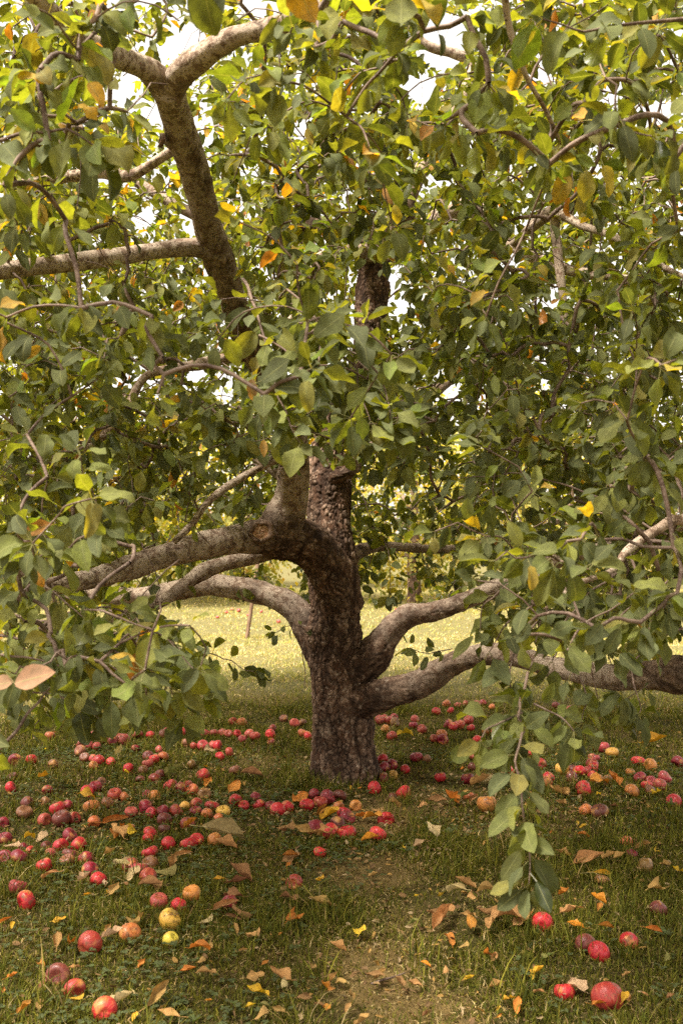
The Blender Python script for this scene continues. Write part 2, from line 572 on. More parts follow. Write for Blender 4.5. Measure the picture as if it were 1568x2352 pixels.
def blades(x, y, length, width, segs, dry_p, lean=0.55, flat_dry=True, opn=None):
    m = len(x)
    z = gz(x, y) - 0.004
    az = rng.uniform(0, 2 * np.pi, m)
    dirv = np.stack([np.cos(az), np.sin(az), np.zeros(m)], 1)
    side = np.stack([-np.sin(az + rng.normal(0, .5, m)), np.cos(az), np.zeros(m)], 1)
    isd = rng.random(m) < dry_p
    ln = np.abs(rng.normal(lean, 0.30, m)) + isd * (0.60 if flat_dry else 0.1)
    col = np.where(isd[:, None], DRY[rng.integers(0, 3, m)], GREEN[rng.integers(0, 4, m)]) * (rng.uniform(0.45, 1.5, (m, 1)) if segs > 1 else rng.uniform(0.78, 1.25, (m, 1)))
    col = np.where(isd[:, None], col, col + (rng.random((m, 1)) < 0.25) * np.array([0.05, 0.03, 0.0]))
    if opn is not None:                                  # brighter light outside the crown, put into the blade colour
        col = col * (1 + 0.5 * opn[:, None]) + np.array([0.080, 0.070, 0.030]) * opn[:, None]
    ts = np.linspace(0, 1, segs + 1)
    base = np.stack([x, y, z], 1)
    rows = []
    for tt in ts[:-1]:
        a = ln * (0.35 + 0.9 * tt)
        c = base + length[:, None] * tt * (dirv * np.sin(a)[:, None] + np.array([0, 0, 1.0]) * np.cos(a)[:, None])
        w = (width * (1 - 0.55 * tt))[:, None] * side * 0.5
        rows += [c - w, c + w]
    a = ln * 1.25
    tip = base + length[:, None] * (dirv * np.sin(a)[:, None] + np.array([0, 0, 1.0]) * np.cos(a)[:, None])
    V = np.stack(rows + [tip], 1)
    k = 2 * segs + 1
    off = (np.arange(m) * k)[:, None]
    quads = np.concatenate([off + np.array([[2 * i, 2 * i + 1, 2 * i + 3, 2 * i + 2]]) for i in range(segs - 1)]) if segs > 1 else np.zeros((0, 4), int)
    tris = off + np.array([[2 * segs - 2, 2 * segs - 1, 2 * segs]])
    return V.reshape(-1, 3), quads, tris, np.repeat(col, k, 0)


def lawn_points(n, y0, y1, margin=0.25):
    y = np.sqrt(rng.uniform(y0 ** 2, y1 ** 2, n))
    x = rng.uniform(-1, 1, n) * (0.345 * y + margin)
    return x, y


soup, off = [], 0
GV, GQd, GT, GC = [], [], [], []


def put_blades(V, q, tr, c):
    global off
    GV.append(V); GC.append(c)
    if len(q):
        GQd.append(q + off)
    GT.append(tr + off)
    off += len(V)


for (n, y0, y1, l0, l1, wd, sg) in ((110000, 2.2, 4.6, 0.018, 0.058, 0.0040, 2), (95000, 4.6, 8.0, 0.016, 0.050, 0.0054, 2),
                                    (90000, 8.0, 14.0, 0.020, 0.060, 0.0080, 1), (65000, 14.0, 26.0, 0.03, 0.075, 0.011, 1)):
    x, y = lawn_points(n, y0, y1)
    b = bare(x, y)
    p = np.stack([x, y, x * 0], 1)
    tuft = fbm(p * 2.6, 3, 60)
    keep = rng.random(n) > np.clip(b * 0.6, 0, 0.30)
    # no grass inside the trunk
    keep &= np.hypot(x, y - 5.9) > 0.19
    x, y, b, tuft = x[keep], y[keep], b[keep], tuft[keep]
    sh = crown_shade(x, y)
    ln = rng.uniform(l0, l1, len(x)) * (1 + 0.55 * np.clip(tuft, -0.7, 1.4)) * (1 - 0.62 * b)
    ring = np.exp(-((np.hypot(x, y - 5.9) - 0.26) / 0.14) ** 2)
    ln = ln * (1 + 1.3 * ring * (rng.random(len(x)) < 0.5))
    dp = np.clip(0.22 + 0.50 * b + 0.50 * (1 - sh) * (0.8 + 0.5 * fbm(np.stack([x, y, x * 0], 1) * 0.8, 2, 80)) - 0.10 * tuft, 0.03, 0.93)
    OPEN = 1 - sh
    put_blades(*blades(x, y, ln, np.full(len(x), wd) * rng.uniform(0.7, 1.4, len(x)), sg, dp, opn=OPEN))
# taller tufts that were missed by the mower
tc = [(rng.uniform(-1, 1) * (0.34 * yy), yy) for yy in np.sqrt(rng.uniform(2.6 ** 2, 8 ** 2, 95))]
tc += [(-0.24, 5.72), (-0.30, 5.6), (-0.34, 6.0), (0.26, 5.65), (0.9, 4.9), (1.1, 5.3), (-0.1, 5.55), (0.35, 5.3), (1.0, 5.1), (-1.0, 5.2), (-1.2, 4.9)]
for (tx, ty) in tc:
    n = int(rng.integers(25, 70))
    x = tx + rng.normal(0, 0.045, n); y = ty + rng.normal(0, 0.045, n)
    k = np.hypot(x, y - 5.9) > 0.18
    x, y = x[k], y[k]
    if len(x):
        put_blades(*blades(x, y, rng.uniform(0.06, 0.17, len(x)), rng.uniform(0.003, 0.0055, len(x)), 3, np.full(len(x), 0.08), 0.6, False))
grass = add('grass', np_mesh('grass', np.vstack(GV), [np.vstack(GQd), np.vstack(GT)], np.vstack(GC)), M_GRASS)
tag(grass, 'short mown green and straw coloured lawn grass under the trees', 'grass', kind='stuff')

# clover, plantain and other small broad leaves among the grass
n = 10500
x, y = lawn_points(n, 2.2, 6.5)
pt = fbm(np.stack([x, y, x * 0], 1) * 1.9, 3, 90)
k = (rng.random(n) < np.clip(0.38 + 0.8 * pt - 0.9 * bare(x, y), 0, 1)) & (np.hypot(x, y - 5.9) > 0.24)
x, y = x[k], y[k]
B, D, N_, L_, W_ = [], [], [], [], []
for xx, yy in zip(x, y):
    zz = float(gz(xx, yy)[0]) + random.uniform(0.006, 0.030)
    a0 = random.uniform(0, 6.28)
    big = random.random() < 0.02
    for j in range(6 if big else 3):
        a = a0 + j * (1.05 if big else 2.09) + random.uniform(-.2, .2)
        B.append((xx, yy, zz if not big else zz * 0.5)); D.append((math.cos(a), math.sin(a), random.uniform(0.0, 0.5) if not big else random.uniform(.3, 1.0)))
        N_.append((random.uniform(-.3, .3), random.uniform(-.3, .3), 1))
        L_.append(random.uniform(0.010, 0.019) if not big else random.uniform(0.025, 0.05)); W_.append(L_[-1] * (0.95 if not big else 0.36))
m = len(B)
cg = np.array([(0.060, 0.095, 0.020), (0.090, 0.130, 0.026), (0.075, 0.105, 0.034)])[rng.integers(0, 3, m)] * rng.uniform(0.7, 1.35, (m, 1))
V, Q, C, UV, _ = leaf_batch(np.array(B), np.array(D), np.array(N_), np.array(L_), np.array(W_), rng.uniform(0.1, 0.5, m), rng.uniform(-.2, .9, m), np.zeros(m), rng.uniform(0, 6, m), cg, 3, 2)
tag(add('ground_cover', np_mesh('ground_cover', V, [Q], C, UV), M_LEAF), 'clover and small broad leaved weeds growing through the lawn', 'weeds', kind='stuff')

# crumbs of dead leaf and straw
n = 26000
x, y = lawn_points(n, 2.2, 8.5)
k = rng.random(n) < np.clip(0.10 + 0.5 * bare(x, y) + 0.6 * np.exp(-((y - 5.0) / 0.7) ** 2) * (np.abs(x) < 1.6), 0, 0.8)
x, y = x[k], y[k]; m = len(x)
az = rng.uniform(0, 6.28, m)
cl = np.array([(0.30, 0.19, 0.09), (0.20, 0.11, 0.05), (0.42, 0.24, 0.06), (0.12, 0.07, 0.04), (0.45, 0.34, 0.20)])[rng.integers(0, 5, m)] * rng.uniform(0.7, 1.2, (m, 1))
L = rng.uniform(0.010, 0.036, m)
V, Q, C, UV, _ = leaf_batch(np.stack([x, y, gz(x, y) + rng.uniform(0.004, 0.026, m)], 1), np.stack([np.cos(az), np.sin(az), rng.normal(0, .3, m)], 1),
                            np.stack([rng.normal(0, .5, m), rng.normal(0, .5, m), np.ones(m)], 1), L, L * rng.uniform(0.25, 0.7, m), rng.uniform(0, 1.0, m), rng.uniform(-1, 1.5, m), rng.uniform(0, 1, m), rng.uniform(0, 6, m), cl, 3, 2)
M_LITTER = leafy('litter', 0.1, 0.8, 0.04, dry=True)
tag(add('leaf_litter', np_mesh('leaf_litter', V, [Q], C, UV), M_LITTER), 'crumbs of dry brown leaf and straw scattered in the grass', 'litter', kind='stuff')

# ------------------------------------------------------------------ the old apple tree
tree = bpy.data.objects.new('apple_tree', None)
COL.objects.link(tree)
tree.location = (0.0, 5.9, 0.0)
tag(tree, 'old apple tree with dark flaking trunk and wide low limbs, in the middle', 'tree')
TREE_OFF = np.array([0.0, 5.9, 0.0])


def tpart(name, me, mat=None):
    me.transform(__import__('mathutils').Matrix.Translation((0.0, -5.9, 0.0)))
    return add(name, me, mat, tree)


def limb_path(rows):
    """rows (px, py, Y, width_px, rough) -> x,y,z,r,rough"""
    out = []
    for (x, y, Y, w, rg) in rows:
        p = P(x, y, Y)
        out.append((p[0], p[1], p[2], w / F * Y / 2 * (0.96 if w > 90 else 0.90), rg))
    return np.array(out)


TRUNK = limb_path([(792, 1830, 5.9, 205, 1), (791, 1778, 5.9, 162, 1), (786, 1720, 5.9, 139, 1), (782, 1640, 5.9, 136, 1), (776, 1560, 5.9, 130, 1), (773, 1480, 5.9, 122, 1),
                   (771, 1400, 5.9, 114, 1), (769, 1330, 5.92, 112, 1), (762, 1260, 5.95, 108, 1), (754, 1180, 6.0, 100, 1), (758, 1110, 6.03, 92, 1), (752, 1040, 6.08, 76, 1),
                   (775, 960, 6.15, 70, 1), (822, 880, 6.2, 66, 1), (846, 780, 6.25, 72, 1), (853, 690, 6.3, 80, 1), (862, 610, 6.32, 72, 1), (885, 545, 6.35, 66, 1), (935, 515, 6.4, 52, .9)])
lump = [(P(842, 1590, 5.80), 0.10, 0.035), (P(850, 1660, 5.82), 0.13, 0.03), (P(845, 1740, 5.83), 0.12, 0.03), (P(722, 1100, 5.95), 0.05, 0.02),
        (P(712, 1450, 5.85), 0.10, 0.03), (P(760, 1330, 5.78), 0.14, 0.03), (P(735, 1770, 5.8), 0.10, 0.02)]
tpart('trunk', bark_mesh('trunk', TRUNK, 200, 0.0058, 1, 1.25, lumps=lump), M_BARK)

# limbs traced at their own distance: px, py, Y, width, rough, then how many sides; vis = keep leaves off the front of it
LIMBS = {
    'arch': ([(792, 1400, 5.86, 96, 1), (768, 1335, 5.78, 100, 1), (728, 1272, 5.68, 98, 1), (685, 1240, 5.58, 100, 1), (640, 1232, 5.48, 108, 1), (604, 1225, 5.42, 92, .9)], 120, .0055, True),
    'left_low': ([(650, 1236, 5.46, 80, .9), (596, 1232, 5.38, 84, .7), (540, 1240, 5.28, 74, .15), (460, 1257, 5.12, 68, .05), (380, 1275, 4.95, 66, .12), (310, 1302, 4.8, 62, .1), (230, 1326, 4.62, 50, 0), (120, 1346, 4.4, 46, 0), (10, 1385, 4.2, 42, .1), (-120, 1400, 3.9, 38, 0), (-300, 1380, 3.5, 30, 0)], 64, .008, True),
    'left_high': ([(640, 1250, 5.5, 84, 1), (648, 1205, 5.45, 100, .75), (664, 1150, 5.38, 86, .10), (676, 1090, 5.28, 80, .05), (680, 1030, 5.18, 74, .1), (666, 950, 5.05, 70, .1), (622, 870, 4.9, 70, .3), (574, 790, 4.72, 70, .4), (538, 700, 4.52, 70, .45), (508, 610, 4.32, 74, .4), (480, 530, 4.15, 72, .4), (455, 440, 3.95, 72, .3), (428, 350, 3.75, 76, .25), (400, 262, 3.55, 78, .12), (382, 196, 3.4, 82, .05)], 84, .0065, True),
    'fork_left': ([(392, 225, 3.45, 70, .1), (350, 170, 3.35, 64, 0), (295, 138, 3.2, 58, 0), (240, 115, 3.05, 52, 0), (150, 60, 2.8, 46, 0), (20, -60, 2.45, 40, 0), (-200, -150, 2.1, 34, 0)], 56, .007, True),
    'fork_right': ([(388, 225, 3.45, 70, .1), (415, 168, 3.35, 66, 0), (470, 125, 3.25, 62, 0), (545, 85, 3.15, 54, 0), (640, 58, 3.05, 46, .2), (745, 12, 2.9, 42, .4), (900, -70, 2.7, 38, .2), (1150, -150, 2.4, 34, 0), (1450, -180, 2.2, 28, 0)], 56, .007, True),
    'left_bar': ([(492, 575, 4.22, 52, .6), (430, 568, 4.15, 46, .25), (350, 578, 4.05, 42, .05), (260, 590, 3.95, 42, .0), (150, 604, 3.8, 44, 0), (60, 613, 3.68, 46, 0), (-40, 625, 3.5, 48, 0), (-250, 640, 3.1, 44, 0)], 56, .008, True),
    'left_mid': ([(560, 815, 4.75, 34, .5), (500, 826, 4.7, 30, .1), (425, 842, 4.55, 28, 0), (350, 856, 4.4, 26, 0), (318, 885, 4.35, 24, 0), (290, 945, 4.3, 22, 0), (225, 1010, 4.2, 20, 0), (140, 1052, 4.1, 18, 0), (20, 1062, 3.9, 15, 0)], 24, .012, True),
    'left_twist': ([(668, 1035, 5.2, 26, .1), (600, 1072, 5.1, 22, 0), (540, 1106, 5.0, 20, 0), (478, 1152, 4.9, 18, 0), (440, 1205, 4.85, 16, 0), (400, 1245, 4.8, 13, 0)], 24, .012, True),
    'left_stub': ([(436, 320, 3.72, 26, .3), (372, 362, 3.85, 24, .2), (300, 404, 4.0, 26, .1), (220, 398, 4.1, 28, 0), (140, 410, 4.2, 28, 0), (0, 430, 4.3, 24, 0)], 32, .011, True),
    'left_under': ([(640, 1258, 5.6, 42, .8), (590, 1278, 5.6, 36, .2), (530, 1293, 5.55, 34, .1), (480, 1306, 5.5, 38, .1), (440, 1330, 5.4, 38, 0), (395, 1368, 5.3, 34, 0), (330, 1400, 5.1, 30, 0), (200, 1440, 4.8, 24, 0), (60, 1470, 4.5, 18, 0)], 40, .009, True),
    'left_back': ([(752, 1500, 5.98, 112, 1), (718, 1452, 6.0, 84, .95), (685, 1408, 6.02, 68, .5), (640, 1374, 6.05, 62, .2), (580, 1355, 6.1, 60, .2), (520, 1346, 6.15, 56, .15), (465, 1344, 6.2, 54, .2), (380, 1360, 6.3, 48, .2), (240, 1370, 6.5, 40, .1), (60, 1330, 6.8, 32, .1)], 60, .008, True),
    'right_up': ([(800, 1548, 5.9, 108, 1), (846, 1514, 5.86, 90, 1), (878, 1474, 5.85, 70, .75), (908, 1438, 5.84, 63, .5), (940, 1416, 5.82, 57, .42), (1000, 1404, 5.8, 50, .3), (1080, 1376, 5.76, 48, .25), (1150, 1345, 5.7, 46, .2), (1240, 1305, 5.65, 44, .2), (1330, 1270, 5.6, 40, .1), (1460, 1240, 5.6, 34, .1), (1640, 1180, 5.6, 26, .1)], 60, .008, True),
    'right_low': ([(800, 1612, 5.84, 118, 1), (846, 1602, 5.78, 90, 1), (900, 1588, 5.7, 72, .85), (965, 1566, 5.6, 67, .62), (1030, 1528, 5.45, 60, .45), (1100, 1504, 5.3, 54, .25), (1180, 1506, 5.15, 52, .2), (1260, 1532, 4.95, 54, .2), (1350, 1550, 4.75, 58, .2), (1440, 1556, 4.55, 62, .35), (1520, 1553, 4.4, 72, .7), (1575, 1550, 4.28, 76, .8), (1700, 1530, 4.0, 60, .3), (1900, 1480, 3.6, 50, .2)], 64, .008, True),
    'right_front': ([(1900, 1480, 3.6, 44, .1), (1700, 1250, 3.35, 36, 0), (1568, 1195, 3.25, 28, 0), (1510, 1216, 3.2, 25, 0), (1440, 1264, 3.12, 22, 0), (1405, 1310, 3.08, 17, 0), (1330, 1340, 3.0, 14, 0), (1250, 1400, 2.95, 10, 0)], 28, .01, True),
    'crown_right': ([(900, 540, 6.34, 60, .9), (960, 530, 6.2, 50, .6), (1030, 490, 6.0, 46, .2), (1090, 478, 5.9, 44, .05), (1150, 540, 5.6, 34, .05), (1180, 570, 5.5, 28, 0), (1300, 620, 5.2, 24, 0), (1450, 640, 4.9, 18, 0)], 44, .01, False),
    'crown_dark': ([(935, 520, 6.3, 50, 1), (905, 468, 6.1, 46, 1), (865, 425, 5.9, 40, .9), (800, 402, 5.7, 36, .5), (752, 396, 5.6, 34, .1), (742, 370, 5.55, 30, .7), (758, 280, 5.5, 26, .6), (760, 150, 5.4, 22, .5), (765, 20, 5.3, 18, .4), (780, -200, 5.1, 14, .3)], 40, .01, False),
    'crown_left': ([(866, 590, 6.3, 46, .9), (815, 578, 6.1, 40, .3), (765, 582, 5.9, 34, .1), (728, 602, 5.75, 30, .1), (720, 650, 5.6, 24, 0), (700, 700, 5.5, 18, 0), (660, 740, 5.4, 14, 0)], 36, .01, False),
    'crown_back': ([(860, 560, 6.36, 46, 1), (790, 530, 6.5, 42, .9), (700, 515, 6.6, 40, .9), (610, 512, 6.7, 38, .9), (550, 530, 6.8, 34, .9), (420, 480, 7.0, 28, .4), (250, 380, 7.2, 22, .2)], 40, .01, False),
    'crown_top': ([(905, 520, 6.38, 50, .9), (960, 400, 6.6, 40, .4), (1050, 250, 6.8, 34, .3), (1090, 152, 6.9, 30, .1), (1040, 122, 6.9, 26, .1), (975, 100, 6.9, 22, .2), (900, 20, 6.9, 16, .2)], 36, .011, False),
    'right_bar': ([(1180, 560, 5.5, 26, .1), (1262, 486, 4.9, 26, .1), (1275, 540, 4.85, 25, .1), (1282, 600, 4.8, 24, .1), (1288, 655, 4.75, 20, .1), (1300, 760, 4.7, 15, 0)], 26, .012, True),
    'right_arm': ([(1180, 560, 5.5, 22, .1), (1265, 494, 4.9, 22, .1), (1340, 520, 4.7, 20, 0), (1410, 545, 4.5, 18, 0), (1480, 592, 4.3, 15, 0), (1580, 640, 4.1, 12, 0)], 24, .012, True),
    'right_top': ([(1150, -150, 2.4, 26, 0), (1165, 40, 2.55, 20, 0), (1195, 140, 2.6, 17, 0), (1215, 190, 2.65, 15, 0), (1245, 240, 2.7, 12, 0), (1290, 330, 2.8, 9, 0)], 24, .01, True),
    'back_right': ([(790, 1290, 6.1, 44, .9), (835, 1262, 6.35, 30, .6), (900, 1256, 6.7, 22, .4), (1040, 1262, 7.1, 19, .3), (1170, 1240, 7.5, 17, .2), (1320, 1180, 7.9, 14, .2)], 36, .012, False),
    'back_mid': ([(760, 1120, 6.1, 40, .9), (800, 1085, 6.25, 34, .7), (880, 1000, 6.7, 28, .4), (1000, 900, 7.3, 24, .3), (1100, 820, 7.8, 18, .2)], 30, .012, False),
    'back_left': ([(740, 1190, 6.1, 44, .8), (690, 1130, 6.4, 34, .4), (590, 1050, 6.9, 28, .3), (430, 960, 7.4, 24, .2), (250, 900, 7.8, 18, .2)], 30, .012, False),
}
LPATH = {}
for i, (nm, (rows, ns, st, vis)) in enumerate(LIMBS.items()):
    LPATH[nm] = limb_path(rows)
    pink = (0.40, 0.29, 0.21) if nm in ('right_front', 'left_twist', 'left_mid') else (0.43, 0.335, 0.25)
    lp = []
    if nm == 'left_high':
        lp = [(P(396, 232, 3.42), 0.06, 0.012), (P(380, 325, 3.68), 0.035, 0.022), (P(690, 1165, 5.3), 0.05, 0.015)]
    if nm == 'arch':
        lp = [(P(606, 1222, 5.25), 0.11, 0.025)]
    if nm == 'right_up':
        lp = [(P(935, 1410, 5.8), 0.06, 0.02)]
    if nm == 'right_low':
        lp = [(P(1550, 1545, 4.3), 0.10, 0.025)]
    tpart('branch', bark_mesh('branch', LPATH[nm], int(ns * .9), st * 1.4, 3 + i * 11, 1.0, pink, lp), M_BARK)

# the sawn branch stub with its callus ring on the fork, and two small stubs
t = NT('cut_wood')
geo = t.node('ShaderNodeNewGeometry').outputs['Position']
wv = t.noise(55.0, geo, 4.0)
M_CUT = t.finish(t.principled(t.mix(t.ramp(wv, 0.35, 0.65), (0.30, 0.135, 0.065), (0.50, 0.33, 0.20)), 0.8, 0.2, wv, 0.6, 0.006))


def scar(center, nrm, rad):
    nrm = norm(np.array(nrm, float)[None])[0]
    u = norm(np.cross(nrm, [0, 0, 1.0])[None])[0]
    v = np.cross(nrm, u)
    prof = [(1.35, -0.35), (1.28, 0.10), (1.12, 0.30), (0.95, 0.27), (0.84, 0.12), (0.8, 0.04)]
    ns = 40
    th = np.linspace(0, 2 * np.pi, ns, endpoint=False)
    wob = 1 + 0.07 * np.sin(th * 2 + 1) + 0.05 * np.sin(th * 5 + 0.4) + 0.03 * np.sin(th * 9)
    rows = []
    for (r, h) in prof:
        hh = h + 0.05 * np.sin(th * 4 + r * 3)
        rows.append(center + (np.cos(th)[:, None] * u + np.sin(th)[:, None] * v) * (r * wob * rad)[:, None] + nrm * (hh * rad)[:, None])
    V = np.vstack(rows)
    idx = np.arange(len(prof) * ns).reshape(len(prof), ns)
    q = np.stack([idx[:-1], np.roll(idx[:-1], -1, 1), np.roll(idx[1:], -1, 1), idx[1:]], -1).reshape(-1, 4)
    V = V + nrm * (vnoise(V * 60, 5) * 0.004)[:, None]
    luv = np.zeros((len(V), 3)); luv[:, 0] = 0.85; luv[:, 2] = vnoise(V * 40, 8) * .5 + .4
    luv[:, 1] = sstep(0.2, 0.8, vnoise(V * 70, 9)) * 0.8
    ring = tpart('pruning_scar', np_mesh('pruning_scar', V, [q], np.broadcast_to(np.array((0.3, 0.22, 0.15)), V.shape), luv), M_BARK)
    rr = np.linspace(0, 0.9, 7)
    W = [center + nrm * 0.03 * rad]
    for r in rr[1:]:
        W += list(center + (np.cos(th)[:, None] * u + np.sin(th)[:, None] * v) * (r * wob * rad)[:, None] + nrm * ((0.05 + 0.05 * np.sin(th * 3 + r * 9)) * rad)[:, None])
    W = np.array(W)
    W = W + nrm * (vnoise(W * 90, 15) * 0.005)[:, None]
    ids = 1 + np.arange(6 * ns).reshape(6, ns)
    qq = np.stack([ids[:-1], np.roll(ids[:-1], -1, 1), np.roll(ids[1:], -1, 1), ids[1:]], -1).reshape(-1, 4)
    tt = np.stack([np.zeros(ns, int), ids[0], np.roll(ids[0], -1)], 1)
    me = np_mesh('cut_face', W, [qq, tt])
    me.transform(__import__('mathutils').Matrix.Translation((0.0, -5.9, 0.0)))
    o = add('cut_face', me, M_CUT, ring)
    return ring


scar(P(600, 1222, 5.20), (-0.10, -1.0, 0.05), 0.048)
scar(P(371, 323, 3.62), (-0.95, -0.35, 0.1), 0.020)
tpart('branch_stub', bark_mesh('branch_stub', limb_path([(745, 1110, 6.0, 40, 1), (785, 1090, 5.9, 30, 1), (808, 1078, 5.85, 26, .9)]), 40, .006, 77), M_BARK)

# ------------------------------------------------------------------ crown: twigs grow from the limbs to the leaf clusters
NEAR = ["9997457866799999", "9994036554578899", "9962034332244556", "8830011121022233", "8620011111112333", "6421012101112223", "3311012201111222",
        "2211112310111122", "2211112311111122", "2211112221111123", "3311012121111123", "3311000000111134", "5421000000122246", "6643200000035566",
        "8876300000047776", "8886200000024533", "6444000000001211"]
MID = ["4332135555345566", "5521124644234566", "5522035666566654", "6642036777777766", "7753037777777777", "7775137877777788", "8886325645788888",
       "8888643545888888", "8888853335888888", "8888875335778888", "8888875224677788", "7777765000456677", "6665420000334566", "5544210000011345",
       "4443100000011233", "3332000000001222", "1110000000000111"]
BACK = ["2333334444455555", "3333245443455665", "4433355554567777", "5554466666788888", "6666677889988888", "7777777899999999", "8888888789999999",
        "8888888889999999", "9999988889999999", "9999988889999998", "9999998867776888", "7777788866655788", "5555777755555666", "4444555533343444",
        "2222111134332222", "1100000001000111", "0000000000000000"]

CLEAR = [  # (polygon in photo pixels, nearest distance that may stand there)
    ([(698, 1100), (870, 1100), (880, 1430), (870, 1800), (700, 1800), (706, 1250)], 5.95),
    ([(470, 1392), (712, 1392), (722, 1670), (430, 1690), (505, 1600), (470, 1500)], 99.0),
    ([(850, 1425), (1085, 1395), (1060, 1480), (1105, 1600), (865, 1650)], 99.0),
    ([(600, 1130), (690, 1130), (700, 1260), (600, 1280), (560, 1260)], 5.5),
]
GAPS = [(1015, 95, 60, 65), (1500, 255, 60, 30), (1400, 215, 40, 25), (430, 95, 50, 35), (285, 220, 30, 25), (600, 20, 40, 20), (960, 200, 45, 35), (330, 500, 25, 18),
        (690, 300, 20, 20), (1240, 170, 40, 20), (912, 640, 14, 30), (520, 900, 25, 20), (1035, 900, 28, 22)]


def in_poly(x, y, poly):
    c = np.zeros(len(x), bool)
    j = len(poly) - 1
    for i in range(len(poly)):
        xi, yi = poly[i]; xj, yj = poly[j]
        if yi != yj:
            c ^= ((yi > y) != (yj > y)) & (x < (xj - xi) * (y - yi) / (yj - yi) + xi)
        j = i
    return c


SPAN = {'arch': (0, 1568, 0, 2352), 'left_low': (90, 660, 0, 2352), 'left_high': (0, 1568, 0, 520), 'fork_left': (265, 400, 0, 400), 'fork_right': (380, 520, 0, 400),
        'left_bar': (0, 430, 0, 2352), 'left_mid': (310, 510, 0, 2352), 'left_twist': (430, 600, 0, 2352), 'left_stub': (160, 300, 0, 999), 'left_under': (400, 620, 0, 2352),
        'left_back': (465, 760, 0, 2352), 'right_up': (840, 1160, 0, 2352), 'right_low': (840, 1080, 0, 2352), 'right_front': (1330, 1568, 0, 2352), 'right_bar': (1200, 1400, 470, 650),
        'right_arm': (1260, 1400, 0, 2352), 'right_top': (1180, 1260, 130, 250)}
SEG = []
for nm, (rows, ns, st, vis) in LIMBS.items():
    if vis:
        for a, b in zip(rows[:-1], rows[1:]):
            x0, x1, y0, y1 = SPAN[nm]
            if not (x0 <= (a[0] + b[0]) / 2 <= x1 and y0 <= (a[1] + b[1]) / 2 <= y1):
                continue
            SEG.append((a[0], a[1], b[0], b[1], (a[3] + b[3]) / 4, min(a[2], b[2])))
SEG += [(853, 700, 858, 640, 24, 6.2), (1080, 1506, 1180, 1506, 8, 5.1), (1180, 1506, 1350, 1550, 8, 4.7), (1350, 1550, 1570, 1550, 14, 4.3)]
for (a, b) in (((680, 1030), (648, 1205)), ((560, 760), (520, 640)), ((520, 640), (488, 540))):
    SEG.append((a[0], a[1], b[0], b[1], 36 if a[1] > 900 else 14, 4.3 if a[1] < 900 else 5.2))


def low_edge(x):
    return np.interp(x, [-400, 0, 60, 110, 200, 440, 500, 560, 700, 870, 1060, 1150, 1250, 1400, 1480, 1568, 2000], [1850, 1800, 1780, 1690, 1668, 1668, 1600, 1400, 1390, 1400, 1560, 1640, 1690, 1690, 1660, 1640, 1700])


def blocked(p, grow=0.0, gap_p=0.9, limb_keep=0.24):
    """Leaves that would hide what the photo shows open: trunk, limbs, the two views of the lawn, gaps of sky."""
    x, y = proj(p)
    Y = p[:, 1]
    b = np.zeros(len(p), bool)
    inview = (Y > 0.3) & (x > -30) & (x < 1600) & (y > -30)
    for poly, yl in CLEAR:
        b |= in_poly(x, y, poly) & (Y < yl)
    for (ax, ay, bx, by, hw, yl) in SEG:
        dx, dy = bx - ax, by - ay
        tt = np.clip(((x - ax) * dx + (y - ay) * dy) / (dx * dx + dy * dy), 0, 1)
        d = np.hypot(x - ax - tt * dx, y - ay - tt * dy)
        lk = hash3((p[:, 0] * 999).astype(int), (p[:, 1] * 999).astype(int), (p[:, 2] * 999).astype(int), 3) < limb_keep
        b |= (d < hw * 1.25 + grow + 9) & (Y < yl + 0.05) & ~lk
    gk = hash3((p[:, 0] * 777).astype(int), (p[:, 1] * 777).astype(int), (p[:, 2] * 777).astype(int), 4) < gap_p
    for (ex, ey, rx, ry) in GAPS:
        b |= (((x - ex) / rx) ** 2 + ((y - ey) / ry) ** 2 < 1) & gk
    b |= y > low_edge(x)
    return (b & inview) | (p[:, 2] < 0.30)


def sample(maps, kf, y0, y1):
    out = []
    for r, row in enumerate(maps):
        for c, ch in enumerate(row):
            n = rng.poisson(int(ch) * kf)
            for _ in range(n):
                x, y = (c + rng.random()) * 98, (r + rng.random()) * 98
                out.append(P(x, y, y0 + (y1 - y0) * rng.random()))
    return np.array(out)


tips = [sample(NEAR, 0.54, 2.1, 3.6), sample(MID, 1.35, 3.3, 5.8), sample(BACK, 2.0, 6.0, 9.6)]
lay = [np.full(len(a), i) for i, a in enumerate(tips)]
# crown beyond the picture: overhead, to both sides and round the back
n = 4600
q = rng.normal(size=(n, 3)); q = norm(q) * (rng.random((n, 1)) ** 0.4)
q = q * np.array([4.3, 4.3, 1.9]) + np.array([0.1, 5.6, 2.75])
px, py = proj(q)
outside = (px < -60) | (px > 1630) | (py < -60)
q = q[outside & (q[:, 1] > 1.2) & (q[:, 2] > 0.7)]
q = q[~((q[:, 1] < 2.2) & (np.abs(q[:, 0]) < 0.8) & (q[:, 2] < 2.3))]
tips.append(q); lay.append(np.full(len(q), 3))
tips = np.vstack(tips); lay = np.concatenate(lay)
k = ~blocked(tips, 14)
tips, lay = tips[k], lay[k]

nodes = [np.vstack([catmull(pp, 0.10)[2:, :3] for pp in LPATH.values()] + [catmull(TRUNK[9:], 0.12)[:, :3]])]
node_xyz = [nodes[0]]
n_limb = len(nodes[0])
parent = [-1] * n_limb
allx = nodes[0].copy()
dist = np.full(len(tips), 1e9); near = np.zeros(len(tips), int)


def relax(newx, start):
    global dist, near
    d = np.linalg.norm(tips[:, None, :] - newx[None], axis=2)
    j = d.argmin(1); dm = d[np.arange(len(tips)), j]
    upd = dm < dist
    dist = np.where(upd, dm, dist); near = np.where(upd, j + start, near)


